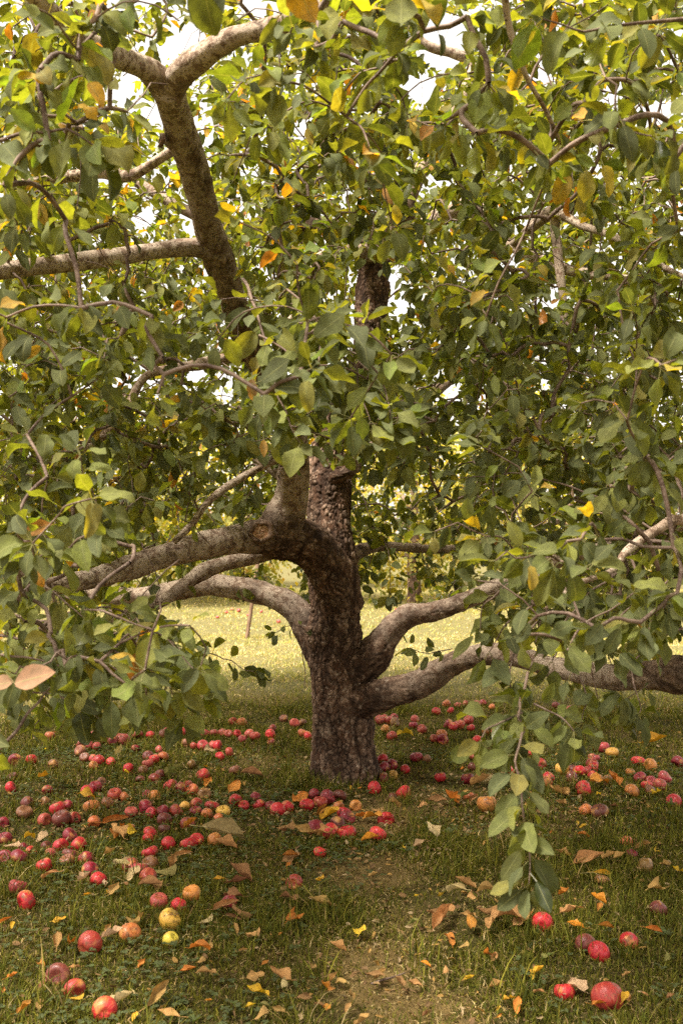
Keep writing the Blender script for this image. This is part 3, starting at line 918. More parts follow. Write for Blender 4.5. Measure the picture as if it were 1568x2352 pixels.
for c0 in range(0, n_limb, 400):
    relax(allx[c0:c0 + 400], c0)
done = np.zeros(len(tips), bool)
chains = []          # (list of node ids from attach to tip, tip layer)
pool = [allx]
count = n_limb
flatx = list(allx)
for _ in range(len(tips)):
    dd = np.where(done, 1e9, dist)
    i = int(dd.argmin())
    done[i] = True
    a, ida = flatx[near[i]], int(near[i])
    b = tips[i]
    L = float(np.linalg.norm(b - a))
    if L < 0.06:
        continue
    ns = max(3, int(L / 0.09))
    tt = np.linspace(0, 1, ns + 1)[1:, None]
    sag = np.array([0, 0, 1.0]) * (0.13 * L) + rng.normal(0, 0.05 * L, 3)
    pts = a + (b - a) * tt + sag * (4 * tt * (1 - tt)) + rng.normal(0, 0.007, (ns, 3)) * (tt < 0.99)
    ids = list(range(count, count + ns))
    par = ida
    for k_, pnt in zip(ids, pts):
        parent.append(par); par = k_; flatx.append(pnt)
    count += ns
    relax(pts, ids[0])
    chains.append(([ida] + ids, int(lay[i])))
flatx = np.array(flatx)
cntd = np.zeros(count)
for ch, _ in chains:
    cntd[ch[-1]] += 1
for i in range(count - 1, n_limb - 1, -1):
    if parent[i] >= 0:
        cntd[parent[i]] += cntd[i]
rad = 0.0020 * np.maximum(cntd, 1) ** 0.38
rad = np.minimum(rad, 0.0068)

# twigs traced singly: points (px,py,Y), base radius, leaf length, name
SHOOTS = [
    ([(1215, 1555, 2.85), (1192, 1630, 2.7), (1204, 1690, 2.55), (1178, 1745, 2.48), (1196, 1810, 2.42), (1206, 1890, 2.38), (1212, 1960, 2.34), (1216, 2030, 2.32)], .0045, .086, 2.9),
    ([(560, 640, 3.2), (600, 750, 3.0), (606, 850, 2.9), (600, 930, 2.85), (640, 970, 2.8)], .006, .095, 1.4),
    ([(690, 690, 3.1), (750, 775, 2.95), (815, 845, 2.85), (826, 910, 2.8), (852, 965, 2.75)], .005, .098, 1.5),
    ([(720, 860, 3.0), (790, 940, 2.85), (830, 968, 2.8), (905, 975, 2.78)], .004, .098, 1.5),
    ([(640, 720, 3.0), (690, 740, 2.9), (760, 730, 2.85), (830, 760, 2.8)], .004, .095, 1.5),
    ([(-30, 1395, 3.3), (90, 1428, 3.1), (200, 1462, 3.0), (300, 1512, 2.92), (395, 1575, 2.85)], .006, .090, 1.0),
    ([(150, 1375, 3.1), (290, 1425, 2.95), (390, 1475, 2.88), (440, 1545, 2.8)], .005, .090, 1.0),
    ([(-60, 1500, 2.9), (60, 1510, 2.8), (160, 1540, 2.75), (250, 1600, 2.7)], .005, .092, 1.0),
    ([(100, 1440, 3.0), (180, 1510, 2.95), (230, 1560, 2.9), (330, 1610, 2.85)], .004, .088, 1.0),
    ([(-80, 1820, 2.25), (15, 1700, 2.28), (60, 1640, 2.3), (110, 1590, 2.35), (140, 1555, 2.4)], .005, .085, .6),
    ([(55, 1370, 2.75), (82, 1260, 2.72), (104, 1150, 2.7), (108, 1070, 2.7)], .004, .085, .8),
    ([(1405, 1310, 3.08), (1330, 1345, 3.0), (1255, 1400, 2.95), (1225, 1480, 2.9)], .005, .092, 1.0),
    ([(1440, 1264, 3.12), (1475, 1345, 3.05), (1500, 1430, 3.0)], .005, .090, 1.0),
    ([(1405, 1310, 3.08), (1392, 1400, 3.0), (1370, 1470, 2.95)], .005, .092, 1.0),
    ([(1330, 1340, 3.0), (1200, 1330, 2.95), (1130, 1370, 2.9), (1100, 1440, 2.88)], .004, .095, 1.0),
    ([(1330, 1550, 3.3), (1345, 1610, 3.2), (1332, 1655, 3.15)], .003, .088, 1.0),
    ([(1450, 1540, 3.3), (1465, 1600, 3.2), (1472, 1640, 3.15)], .003, .088, .8),
    ([(1530, 1228, 3.2), (1420, 1168, 3.3), (1300, 1116, 3.4), (1200, 1092, 3.5), (1060, 1096, 3.6)], .0045, .075, .35),
    ([(1240, 1330, 3.1), (1215, 1250, 3.2), (1190, 1190, 3.3), (1170, 1140, 3.35)], .004, .085, .5),
    ([(395, 1468, 4.8), (480, 1500, 4.7), (530, 1520, 4.6), (580, 1545, 4.5)], .004, .095, .9),
    ([(1230, 1050, 3.8), (1190, 900, 3.75), (1160, 780, 3.7), (1115, 690, 3.7)], .006, .080, .7),
    ([(1040, 1490, 5.2), (980, 1500, 5.1), (940, 1490, 5.0)], .003, .075, .9),
    ([(712, 1462, 5.75), (690, 1440, 5.7), (655, 1440, 5.65), (630, 1452, 5.6)], .003, .065, .9),
    ([(-40, 1450, 3.0), (60, 1470, 2.9), (150, 1480, 2.85), (240, 1520, 2.8), (310, 1580, 2.75)], .005, .082, 1.5),
    ([(40, 1480, 3.1), (120, 1530, 3.0), (180, 1590, 2.95), (210, 1640, 2.9)], .004, .082, 2.3),
    ([(250, 1400, 3.3), (340, 1440, 3.2), (420, 1500, 3.15), (465, 1580, 3.1)], .004, .082, 2.3),
    ([(280, 1480, 3.2), (350, 1530, 3.1), (400, 1590, 3.05), (425, 1640, 3.0)], .004, .082, 2.3),
    ([(180, 1430, 3.4), (260, 1470, 3.35), (350, 1490, 3.3), (440, 1490, 3.25)], .004, .080, 2.1),
    ([(-30, 1600, 2.9), (80, 1590, 2.85), (160, 1610, 2.8), (230, 1650, 2.8)], .004, .082, 2.0),
    ([(-20, 1300, 2.9), (80, 1330, 2.85), (160, 1390, 2.8), (210, 1450, 2.75)], .004, .082, 1.8),
    ([(1560, 1320, 3.1), (1480, 1370, 3.0), (1420, 1420, 2.95), (1400, 1500, 2.9)], .005, .084, 2.1),
    ([(1420, 1320, 3.05), (1340, 1380, 3.0), (1290, 1440, 2.95), (1270, 1520, 2.9)], .004, .084, 2.1),
    ([(1300, 1360, 3.0), (1220, 1390, 2.95), (1160, 1430, 2.9), (1120, 1500, 2.85)], .004, .086, 2.1),
    ([(1250, 1400, 2.95), (1190, 1480, 2.9), (1170, 1560, 2.85), (1190, 1620, 2.8)], .004, .086, 2.1),
    ([(1568, 1440, 3.1), (1500, 1470, 3.05), (1450, 1520, 3.0), (1430, 1590, 3.0)], .004, .082, 1.3),
    ([(1240, 1280, 3.2), (1190, 1320, 3.15), (1150, 1370, 3.1), (1140, 1420, 3.05)], .004, .082, 1.3),
    ([(1230, 1620, 2.75), (1280, 1640, 2.7), (1310, 1680, 2.65)], .003, .085, 1.2),
    ([(1200, 1640, 2.7), (1140, 1660, 2.65), (1105, 1700, 2.6)], .003, .085, 1.2),
    ([(600, 770, 2.95), (650, 800, 2.85), (700, 830, 2.8), (740, 870, 2.75)], .004, .082, 2.3),
    ([(650, 800, 2.9), (630, 880, 2.85), (660, 950, 2.8), (690, 1020, 2.75)], .004, .082, 2.0),
    ([(800, 800, 2.9), (860, 850, 2.85), (890, 910, 2.8), (900, 1000, 2.75)], .004, .082, 1.5),
    ([(240, 60, 2.4), (170, 110, 2.2), (130, 40, 2.1), (60, 10, 2.0)], .005, .095, .9),
    ([(-40, 330, 2.2), (60, 300, 2.15), (150, 300, 2.1), (220, 330, 2.1)], .005, .090, .9),
    ([(1568, 40, 2.2), (1450, 60, 2.15), (1340, 70, 2.1), (1250, 40, 2.1)], .005, .092, .9),
]
PETAL = np.array([(0.096, 0.116, 0.022), (0.130, 0.150, 0.027), (0.066, 0.084, 0.020), (0.178, 0.190, 0.034), (0.096, 0.116, 0.044)])
LB, LD, LN, LL, LW, LP0, LC, LAY = [], [], [], [], [], [], [], []


def leaf_at(p, axis, ang, L, open_=0.9, lay_=1, pet=None):
    ax = axis / max(np.linalg.norm(axis), 1e-6)
    ref = np.array([0, 0, 1.0]) if abs(ax[2]) < 0.85 else np.array([1.0, 0, 0])
    u = np.cross(ax, ref); u /= np.linalg.norm(u); v = np.cross(ax, u)
    radial = u * math.cos(ang) + v * math.sin(ang)
    d = ax * random.uniform(0.25, 0.8) + radial * open_ + np.array([0, 0, random.uniform(-0.55, 0.15)])
    d /= np.linalg.norm(d)
    pet = pet if pet is not None else random.uniform(0.015, 0.032)
    base = p + d * pet
    out = p - np.array([0.0, 5.9, 1.6]); out /= max(np.linalg.norm(out), .3)
    nn = np.array([0, 0, 0.75]) + radial * 0.2 + out * 0.5 + np.array([random.gauss(0, .5), random.gauss(0, .5), random.gauss(0, .2)])
    dd = d + np.array([0, 0, random.uniform(-0.65, 0.30)])
    LB.append(base); LD.append(dd); LN.append(nn); LL.append(L); LP0.append(p); LAY.append(lay_)
    LW.append(L * random.uniform(0.50, 0.68))
    x, y = proj(base)
    yel = 0.030 + (0.05 if y < 700 else 0.0) + (0.03 if x < 420 else 0)
    g = PETAL[random.randrange(5)] * random.uniform(0.6, 1.45)
    rr = random.random() if lay_ != 9 else random.uniform(yel * .42, 1)
    if rr < yel * 0.30:
        g = np.array([random.uniform(.42, .62), random.uniform(.27, .38), .03])
    elif rr < yel * 0.42:
        g = np.array([.48, .19, .03])
    elif rr < yel * 4.5:
        g = np.array([random.uniform(.16, .25), random.uniform(.19, .25), .032])
    LC.append(g)


def dress(pts, ln, lay_, dens=1.0, size=0.078, spur=0.35):
    """leaves along the last ln metres of a twig, a tuft at its end and short spurs lower down"""
    seg = np.linalg.norm(np.diff(pts, axis=0), axis=1)
    cum = np.concatenate([[0], np.cumsum(seg)])
    tot = cum[-1]
    ang = random.uniform(0, 6.28)
    s = max(0.0, tot - ln)
    while s < tot - 0.01:
        i = min(int(np.searchsorted(cum, s, 'right')) - 1, len(seg) - 1)
        f = (s - cum[i]) / max(seg[i], 1e-6)
        p = pts[i] + (pts[i + 1] - pts[i]) * f
        leaf_at(p, pts[i + 1] - pts[i], ang, size * random.uniform(0.7, 1.2), 0.95, lay_)
        ang += 2.4 + random.uniform(-.3, .3)
        s += random.uniform(0.022, 0.05) / dens
    ax = pts[-1] - pts[-2]
    for j in range(random.randint(4, 6)):
        leaf_at(pts[-1], ax, ang + j * 1.35, size * random.uniform(0.65, 1.15), random.uniform(.5, 1.1), lay_)
    s = 0.05
    while s < tot - ln:
        if random.random() < spur:
            i = min(int(np.searchsorted(cum, s, 'right')) - 1, len(seg) - 1)
            p = pts[i] + (pts[i + 1] - pts[i]) * random.random()
            up = np.array([random.gauss(0, .5), random.gauss(0, .5), 0.8])
            for j in range(random.randint(3, 6)):
                leaf_at(p + up * 0.015, up, j * 1.3 + random.random(), size * random.uniform(0.55, 1.05), 1.0, lay_)
        s += random.uniform(0.05, 0.10)


twig_paths = []
for ch, ly in chains:
    pts = flatx[ch]
    rr = rad[ch].copy()
    rr[0] = min(rr[1] * 1.15, 0.0068)
    twig_paths.append((pts, rr, ly, 0))
    sz = (0.074, 0.075, 0.088, 0.118)[ly]
    dress(pts, random.uniform(0.20, 0.42), ly, (0.85, 0.95, 0.9, 0.7)[ly], sz * random.uniform(0.85, 1.12), 0.30)
for (rows, r0, size, dens) in SHOOTS:
    c = catmull(np.array([P(*r) for r in rows]), 0.05)
    c = c + rng.normal(0, 0.004, c.shape)
    rr = np.linspace(r0, 0.0016, len(c))
    twig_paths.append((c, rr, 9, 1))
    tot = np.linalg.norm(np.diff(c, axis=0), axis=1).sum()
    dress(c, tot * 0.85, 9, dens, size, 0)
# a bare dead twig hanging by the trunk
c = catmull(np.array([P(700, 1470, 5.78), P(694, 1500, 5.76), P(701, 1545, 5.75), P(698, 1582, 5.74)]), 0.03)
twig_paths.append((c, np.linspace(.0035, .002, len(c)), 9, 1))

LB, LD, LN, LP0, LC = map(np.array, (LB, LD, LN, LP0, LC))
LL, LW, LAY = np.array(LL), np.array(LW), np.array(LAY)
mid = LB + norm(LD) * (LL * 0.5)[:, None]
keep = (~blocked(mid, 4)) & (~blocked(LB, 0)) | (LAY == 9)
mx_, my_ = proj(mid)                                     # the low limb on the right stays mostly in sight
lim_y = np.interp(mx_, [1060, 1180, 1260, 1350, 1568], [1512, 1506, 1532, 1550, 1551])
keep &= ~((LAY == 9) & (mx_ > 1080) & (np.abs(my_ - lim_y) < 34) & (rng.random(len(LL)) < 0.8))
cd = np.linalg.norm(mid - np.array([0, 0, CH]), axis=1)
keep &= cd > 1.35
LB, LD, LN, LP0, LC, LL, LW, LAY, mid = [a[keep] for a in (LB, LD, LN, LP0, LC, LL, LW, LAY, mid)]
# the big pinkish brown leaf and a few yellow and browned ones
for (x, y, Y, dx, dz, L, W, colr) in [(34, 1570, 1.95, 1.0, 0.28, 0.088, 0.056, (0.36, 0.165, 0.105)), (-30, 1575, 1.97, 1.0, 0.1, 0.062, 0.040, (0.33, 0.16, 0.10)), (578, 870, 2.78, 0.05, -1, 0.062, 0.034, (0.34, 0.17, 0.08)),
                                      (605, 1010, 2.78, 0.05, -1, 0.05, 0.03, (0.50, 0.26, 0.05)), (905, 470, 3.0, 0.3, -1, 0.06, 0.035, (0.55, 0.42, 0.02)), (1385, 380, 2.6, .2, -1, .085, .045, (0.50, 0.38, 0.02)),
                                      (1345, 390, 2.6, .0, -1, .085, .05, (0.40, 0.34, 0.06)), (1205, 335, 2.7, -.1, -1, .055, .04, (0.50, 0.42, 0.02)), (205, 190, 2.05, .4, -.6, .06, .04, (0.60, 0.33, 0.02)), (180, 240, 2.05, 1, -.4, .05, .035, (0.60, 0.36, 0.02)), (40, 175, 2.1, 1, .1, .06, .04, (0.58, 0.36, 0.04))]:
    p = P(x, y, Y)
    LB = np.vstack([LB, p]); LD = np.vstack([LD, [dx, -0.15, dz]]); LN = np.vstack([LN, [0.05, -0.8, 0.6]]); LP0 = np.vstack([LP0, p + np.array([-0.02 * dx, 0.01, 0.02])])
    LC = np.vstack([LC, colr]); LL = np.append(LL, L); LW = np.append(LW, W); LAY = np.append(LAY, 9); mid = np.vstack([mid, p])

m = len(LB)
fold = rng.uniform(0.05, 0.75, m); curl = rng.normal(0.5, 0.6, m); wave = rng.uniform(0.2, 1.3, m); ph = rng.uniform(0, 6.28, m)
lx, ly_ = proj(mid)
inview = (lx > -40) & (lx < 1610) & (ly_ > -40)
psize = LL * F / np.maximum(mid[:, 1], 0.3)
psize = np.where(inview, psize, 5)
# the 300 that show largest become leaves of their own
rank = np.argsort(-psize * (1 + 0.15 * (LAY == 9)))
single = np.zeros(m, bool); single[rank[:300]] = True
for i in np.where(single)[0]:
    s_ = slice(i, i + 1)
    V, Q, C, UV, _ = leaf_batch(LB[s_], LD[s_], LN[s_], LL[s_], LW[s_], fold[s_], curl[s_], wave[s_], ph[s_], LC[s_], 8, 4, LP0[s_])
    tpart('leaf', np_mesh('leaf', V, [Q], C, UV), M_LEAF)
FV, FQ, FC, FU, o_ = [], [], [], [], 0
for sel, nu, nv in ((~single & (psize > 62), 7, 4), (~single & (psize <= 62) & (psize > 33), 5, 2), (~single & (psize <= 33), 3, 2)):
    if sel.sum() == 0:
        continue
    V, Q, C, UV, _ = leaf_batch(LB[sel], LD[sel], LN[sel], LL[sel], LW[sel], fold[sel], curl[sel], wave[sel], ph[sel], LC[sel], nu, nv, LP0[sel] if nu > 3 else None)
    FV.append(V); FQ.append(Q + o_); FC.append(C); FU.append(UV); o_ += len(V)
fo = tpart('foliage', np_mesh('foliage', np.vstack(FV), [np.vstack(FQ)], np.vstack(FC), np.vstack(FU)), M_LEAF)
fo['kind'] = 'stuff'
print('leaves', m, 'tips', len(tips), 'chains', len(chains))

t = NT('twig_bark')
geo = t.node('ShaderNodeNewGeometry').outputs['Position']
c = t.mix(t.ramp(t.noise(18.0, geo, 4.0), 0.4, 0.62), (0.085, 0.050, 0.034), (0.20, 0.135, 0.098))
c = t.mix(t.ramp(t.noise(200.0, geo, 2.0), 0.55, 0.7), c, (0.26, 0.20, 0.15))
M_TWIG = t.finish(t.principled(c, 0.7, 0.3, t.noise(150.0, geo, 3.0), 0.4, 0.002))


def twig_geo(pts, rr, ns):
    T, U, Bn = frames(pts)
    th = np.linspace(0, 2 * np.pi, ns, endpoint=False)
    V = pts[:, None, :] + (U[:, None, :] * np.cos(th)[None, :, None] + Bn[:, None, :] * np.sin(th)[None, :, None]) * rr[:, None, None]
    idx = np.arange(len(pts) * ns).reshape(len(pts), ns)
    q = np.stack([idx[:-1], np.roll(idx[:-1], -1, 1), np.roll(idx[1:], -1, 1), idx[1:]], -1).reshape(-1, 4)
    return V.reshape(-1, 3), q


score = []
for pts, rr, ly, own in twig_paths:
    x, y = proj(pts)
    vis = (x > 0) & (x < 1568) & (y > 0) & (pts[:, 1] > 0.5)
    seg = np.linalg.norm(np.diff(pts, axis=0), axis=1)
    score.append(float(np.sum(seg * rr[1:] * vis[1:] / np.maximum(pts[1:, 1], .5) ** 2)) + own * 1.0)
best = set(np.argsort(-np.array(score))[:300].tolist())
TV, TQ, o_ = [], [], 0
for i, (pts, rr, ly, own) in enumerate(twig_paths):
    if i in best:
        sm = catmull(np.column_stack([pts, rr]), 0.03)
        V, q = twig_geo(sm[:, :3], sm[:, 3], 8)
        tpart('twig', np_mesh('twig', V, [q]), M_TWIG)
    else:
        V, q = twig_geo(pts, rr, 5)
        TV.append(V); TQ.append(q + o_); o_ += len(V)
tw = tpart('twigs', np_mesh('twigs', np.vstack(TV), [np.vstack(TQ)]), M_TWIG)
tw['kind'] = 'stuff'

# ------------------------------------------------------------------ neighbouring orchard trees
def orchard_tree(x, y, R, H, nclump, per, lsize, seed, label, skirt=0.0, cat='tree', group='apple trees in the row behind'):
    r = np.random.default_rng(seed)
    root = bpy.data.objects.new('apple_tree', None)
    COL.objects.link(root)
    z0 = float(gz(x, y)[0])
    root.location = (x, y, z0)
    tag(root, label, cat, group)
    path = np.array([(0, 0, -0.1, .17, 1), (0.02, 0, .3, .14, 1), (-.03, .02, .8, .12, 1), (.03, 0, 1.4, .10, .8), (0, .05, 2.2, .07, .5), (.05, 0, H * .8, .03, .2)])
    add('trunk', bark_mesh('trunk', path, 28, .05, seed, 1), M_BARK, root)
    tipsb = []
    for j in range(7):
        a = j * 2.4 + r.uniform(0, 1)
        z = 0.7 + 0.2 * j
        q = R * r.uniform(.65, .95)
        pp = np.array([(0, 0, z, .06, .6), (math.cos(a) * q * .4, math.sin(a) * q * .4, z + .35, .045, .4), (math.cos(a) * q * .8, math.sin(a) * q * .8, z + .45, .03, .2), (math.cos(a) * q, math.sin(a) * q, z + .2, .012, .1)])
        add('branch', bark_mesh('branch', pp, 10, .12, seed + j), M_BARK, root)
    # leaf clumps spread through the crown, more of them near its outside, hanging to the ground at the skirt
    u = r.normal(size=(nclump, 3)); u = norm(u) * (r.uniform(0.25, 1.0, (nclump, 1)) ** 0.5)
    cz = (H + skirt) / 2
    cen = u * np.array([R, R, (H - skirt) / 2]) * r.uniform(.82, 1.12, (nclump, 1)) + np.array([0, 0, cz])
    cen[:, 2] = np.maximum(cen[:, 2], skirt + 0.1)
    n = nclump * per
    sig = 0.2
    p = np.repeat(cen, per, 0) + r.normal(0, 1, (n, 3)) * np.array([sig, sig, sig * .8])
    p = p[p[:, 2] > 0.12]
    n = len(p)
    out = norm(p - np.array([0, 0, cz * .6]))
    d = out * .5 + r.normal(0, .6, (n, 3)) + np.array([0, 0, -.45])
    nn = np.array([0, 0, 1.0]) + out * .4 + r.normal(0, .4, (n, 3))
    L = lsize * r.uniform(.75, 1.25, n)
    pal = np.array([(.34, .32, .05), (.42, .37, .06), (.22, .235, .04), (.50, .40, .07), (.28, .28, .05)])
    c = pal[r.integers(0, 5, n)] * r.uniform(.75, 1.25, (n, 1))
    c = np.where(r.random((n, 1)) < .05, np.array([.45, .27, .05]), c)
    V, Q, C, UV, _ = leaf_batch(p, d, nn, L, L * r.uniform(.55, .72, n), r.uniform(.1, .5, n), r.normal(.4, .4, n), np.zeros(n), r.uniform(0, 6, n), c, 2, 2 if y < 22 else 1)
    cr = add('crown', np_mesh('crown', V, [Q], C, UV), M_LEAF, root)
    cr['kind'] = 'stuff'
    return root


BT = [(-5.4, 20.6, 2.8, 4.5, 210, 34, .12, 'yellow green apple tree seen through the twigs at the left edge'),
      (-2.2, 21.6, 2.6, 4.6, 210, 34, .12, 'yellow green apple tree behind the leaning wooden prop'),
      (1.5, 20.6, 2.6, 4.4, 220, 34, .12, 'yellow green apple tree just past the trunk, above the sunny lawn'),
      (4.9, 21.2, 2.7, 4.8, 210, 34, .12, 'yellow green apple tree glimpsed over the forked low limb at right'),
      (8.6, 20.4, 2.8, 4.5, 110, 30, .13, 'yellow green apple tree standing farthest right in the row behind'),
      (-9.0, 21.0, 2.8, 4.5, 110, 30, .13, 'yellow green apple tree standing farthest left in the row behind'),
      (-4.4, 27.5, 3.1, 5.2, 150, 30, .16, 'pale apple tree in the second row, left of the trunk'),
      (0.4, 28.5, 3.1, 5.2, 150, 30, .16, 'pale apple tree in the second row, hidden mostly by the trunk'),
      (5.2, 28.0, 3.1, 5.3, 150, 30, .16, 'pale apple tree in the second row, right of the trunk')]
for i, (x, y, R, H, nc, per, ls, lb) in enumerate(BT):
    orchard_tree(x, y, R, H, nc, per, ls, 100 + i * 17, lb)

# the leaning wooden prop behind the left limb
M_PROP = NT('weathered_wood')
t = M_PROP
geo = t.node('ShaderNodeNewGeometry').outputs['Position']
mp = t.node('ShaderNodeMapping'); mp.inputs['Scale'].default_value = (40, 40, 3); t.l.new(geo, mp.inputs[0])
nn_ = t.noise(1.0, mp.outputs[0], 4.0)
M_PROP = t.finish(t.principled(t.mix(t.ramp(nn_, .35, .65), (0.12, 0.07, 0.04), (0.22, 0.14, 0.085)), .8, .2, nn_, .5, .004))
a = P(566, 1464, 13.4); b = P(585, 1340, 13.5); cpt = P(606, 1200, 13.7)
a[2] = float(gz(a[0], a[1])[0]) - 0.06
path = np.array([list(a) + [.029, 0], list((a + b) / 2) + [.028, 0], list(b) + [.027, 0], list(cpt) + [.025, 0]])
V, q, tr, S, A, R_, N_, X_ = tube(path, 10, .06)
V = V + N_ * (vnoise(V * np.array([20, 20, 5]), 3) * .004)[:, None]
tag(add('wooden_prop', np_mesh('wooden_prop', V, [q, tr], smooth=False), M_PROP), 'thin brown wooden prop leaning in the sunny lawn behind the left limb', 'post')

# ------------------------------------------------------------------ fallen apples
def apple_mesh(name, seed, na=26, nb=16, rot=0.0):
    r = np.random.default_rng(seed)
    a = np.linspace(0, np.pi, nb + 1)[1:-1]
    th = np.linspace(0, 2 * np.pi, na, endpoint=False)
    A, T = np.meshgrid(a, th, indexing='ij')
    asym = 1 + 0.035 * np.cos(T + seed) + 0.009 * np.cos(5 * T + 1.3 * seed) * sstep(1.2, 2.9, A) + 0.02 * np.cos(2 * T + seed * 2)
    tall = r.uniform(0.90, 0.98)
    rr = np.sin(A) ** 0.92 * (1 + 0.10 * np.cos(A)) * asym
    z = tall * np.cos(A) * (1 + .03 * np.cos(T * 2 + seed)) - 0.42 * np.exp(-(A / 0.42) ** 2) + 0.24 * np.exp(-((np.pi - A) / 0.36) ** 2)
    V = np.stack([rr * np.cos(T), rr * np.sin(T), z], -1).reshape(-1, 3)
    V = np.vstack([V, [0, 0, tall - .42], [0, 0, -tall + .24]])
    if rot:
        V = V * (1 - rot * 0.16 * sstep(0.1, 0.9, fbm(V * 2.3 + seed, 3, seed))[:, None]) + fbm(V * 5, 2, seed)[:, None] * 0.02 * rot * V
    m = nb - 1
    idx = np.arange(m * na).reshape(m, na)
    q = np.stack([idx[:-1], idx[1:], np.roll(idx[1:], -1, 1), np.roll(idx[:-1], -1, 1)], -1).reshape(-1, 4)
    t0, t1 = m * na, m * na + 1
    tr = np.vstack([np.stack([np.full(na, t0), idx[0], np.roll(idx[0], -1)], 1), np.stack([np.full(na, t1), np.roll(idx[-1], -1), idx[-1]], 1)])
    return np_mesh(name, V, [q, tr])


def apple_material():
    t = NT('apple_skin')
    oi = t.node('ShaderNodeObjectInfo')
    base = oi.outputs['Color']
    rnd = oi.outputs['Random']
    tc = t.node('ShaderNodeTexCoord').outputs['Object']
    sx, sy, sz = t.sep(tc)[:3]
    ang = t.math('ARCTAN2', sy, sx)
    cb = t.node('ShaderNodeCombineXYZ')
    t.l.new(t.math('MULTIPLY', ang, 4.0), cb.inputs[0]); t.l.new(t.math('MULTIPLY', sz, 0.8), cb.inputs[1]); t.l.new(t.math('MULTIPLY', rnd, 40.0), cb.inputs[2])
    streak = t.noise(1.6, cb.outputs[0], 4.0, 0.6)
    av = t.node('ShaderNodeVectorMath', operation='ADD')
    sc = t.node('ShaderNodeVectorMath', operation='SCALE'); cb2 = t.node('ShaderNodeCombineXYZ')
    for i in range(3):
        t.l.new(rnd, cb2.inputs[i])
    t.l.new(cb2.outputs[0], sc.inputs[0]); sc.inputs['Scale'].default_value = 37.0
    t.l.new(tc, av.inputs[0]); t.l.new(sc.outputs[0], av.inputs[1])
    blush = t.noise(0.75, av.outputs[0], 2.0)
    mott = t.noise(5.0, av.outputs[0], 4.0)
    hs = t.node('ShaderNodeHueSaturation')
    hs.inputs['Hue'].default_value = 0.535
    hs.inputs['Saturation'].default_value = 0.9
    hs.inputs['Value'].default_value = 2.0
    t.l.new(base, hs.inputs['Color'])
    c = t.mix(t.math('MULTIPLY', t.ramp(streak, 0.5, 0.72), 0.35), base, hs.outputs[0])
    c = t.mix(t.math('MULTIPLY', t.ramp(blush, 0.56, 0.72), 0.7), c, (0.62, 0.30, 0.07))
    c = t.mix(t.math('MULTIPLY', t.ramp(mott, 0.50, 0.72), 0.30), c, (0.05, 0.010, 0.012))
    dots = t.ramp(t.noise(28.0, av.outputs[0], 1.0), 0.70, 0.76)
    c = t.mix(t.math('MULTIPLY', dots, 0.5), c, (0.50, 0.33, 0.18))
    bruise = t.ramp(t.noise(1.3, av.outputs[0], 2.0), 0.60, 0.68)
    c = t.mix(t.math('MULTIPLY', bruise, 0.75), c, (0.16, 0.065, 0.025))
    dust = t.math('MULTIPLY', t.ramp(t.noise(2.0, av.outputs[0], 5.0), 0.45, 0.7), 0.06)
    c = t.mix(dust, c, (0.42, 0.30, 0.27))
    return t.finish(t.principled(c, t.ramp(mott, .3, .7, .32, .55), 0.42, mott, 0.12, 0.02))


M_APPLE = apple_material()
t = NT('apple_stem')
M_STEM = t.finish(t.principled((0.10, 0.06, 0.035), 0.8, 0.2, t.noise(90.0), .3, .002))
FRESH = [apple_mesh('apple', i + 1) for i in range(5)]
SMALL = [apple_mesh('apple', i + 11, 14, 10) for i in range(3)]
ROT = [apple_mesh('apple', i + 21, 26, 16, 1.0) for i in range(3)]
for me in FRESH + SMALL + ROT:
    me.materials.append(M_APPLE)
V, q, tr, *_ = tube(np.array([(0, 0, .45, .040), (.02, 0, .62, .034), (.06, .01, .82, .034), (.13, .02, .98, .05)]), 7, .08)
STEM = np_mesh('stem', V, [q, tr]); STEM.materials.append(M_STEM)

ACOL = {'r': (0.50, 0.012, 0.022), 'd': (0.23, 0.009, 0.022), 'p': (0.42, 0.052, 0.05), 'y': (0.66, 0.36, 0.055), 'o': (0.50, 0.135, 0.035), 'b': (0.22, 0.085, 0.028)}
ANAME = {'r': 'red', 'd': 'dark red', 'p': 'dull pink', 'y': 'yellow', 'o': 'orange red', 'b': 'rotting brown'}
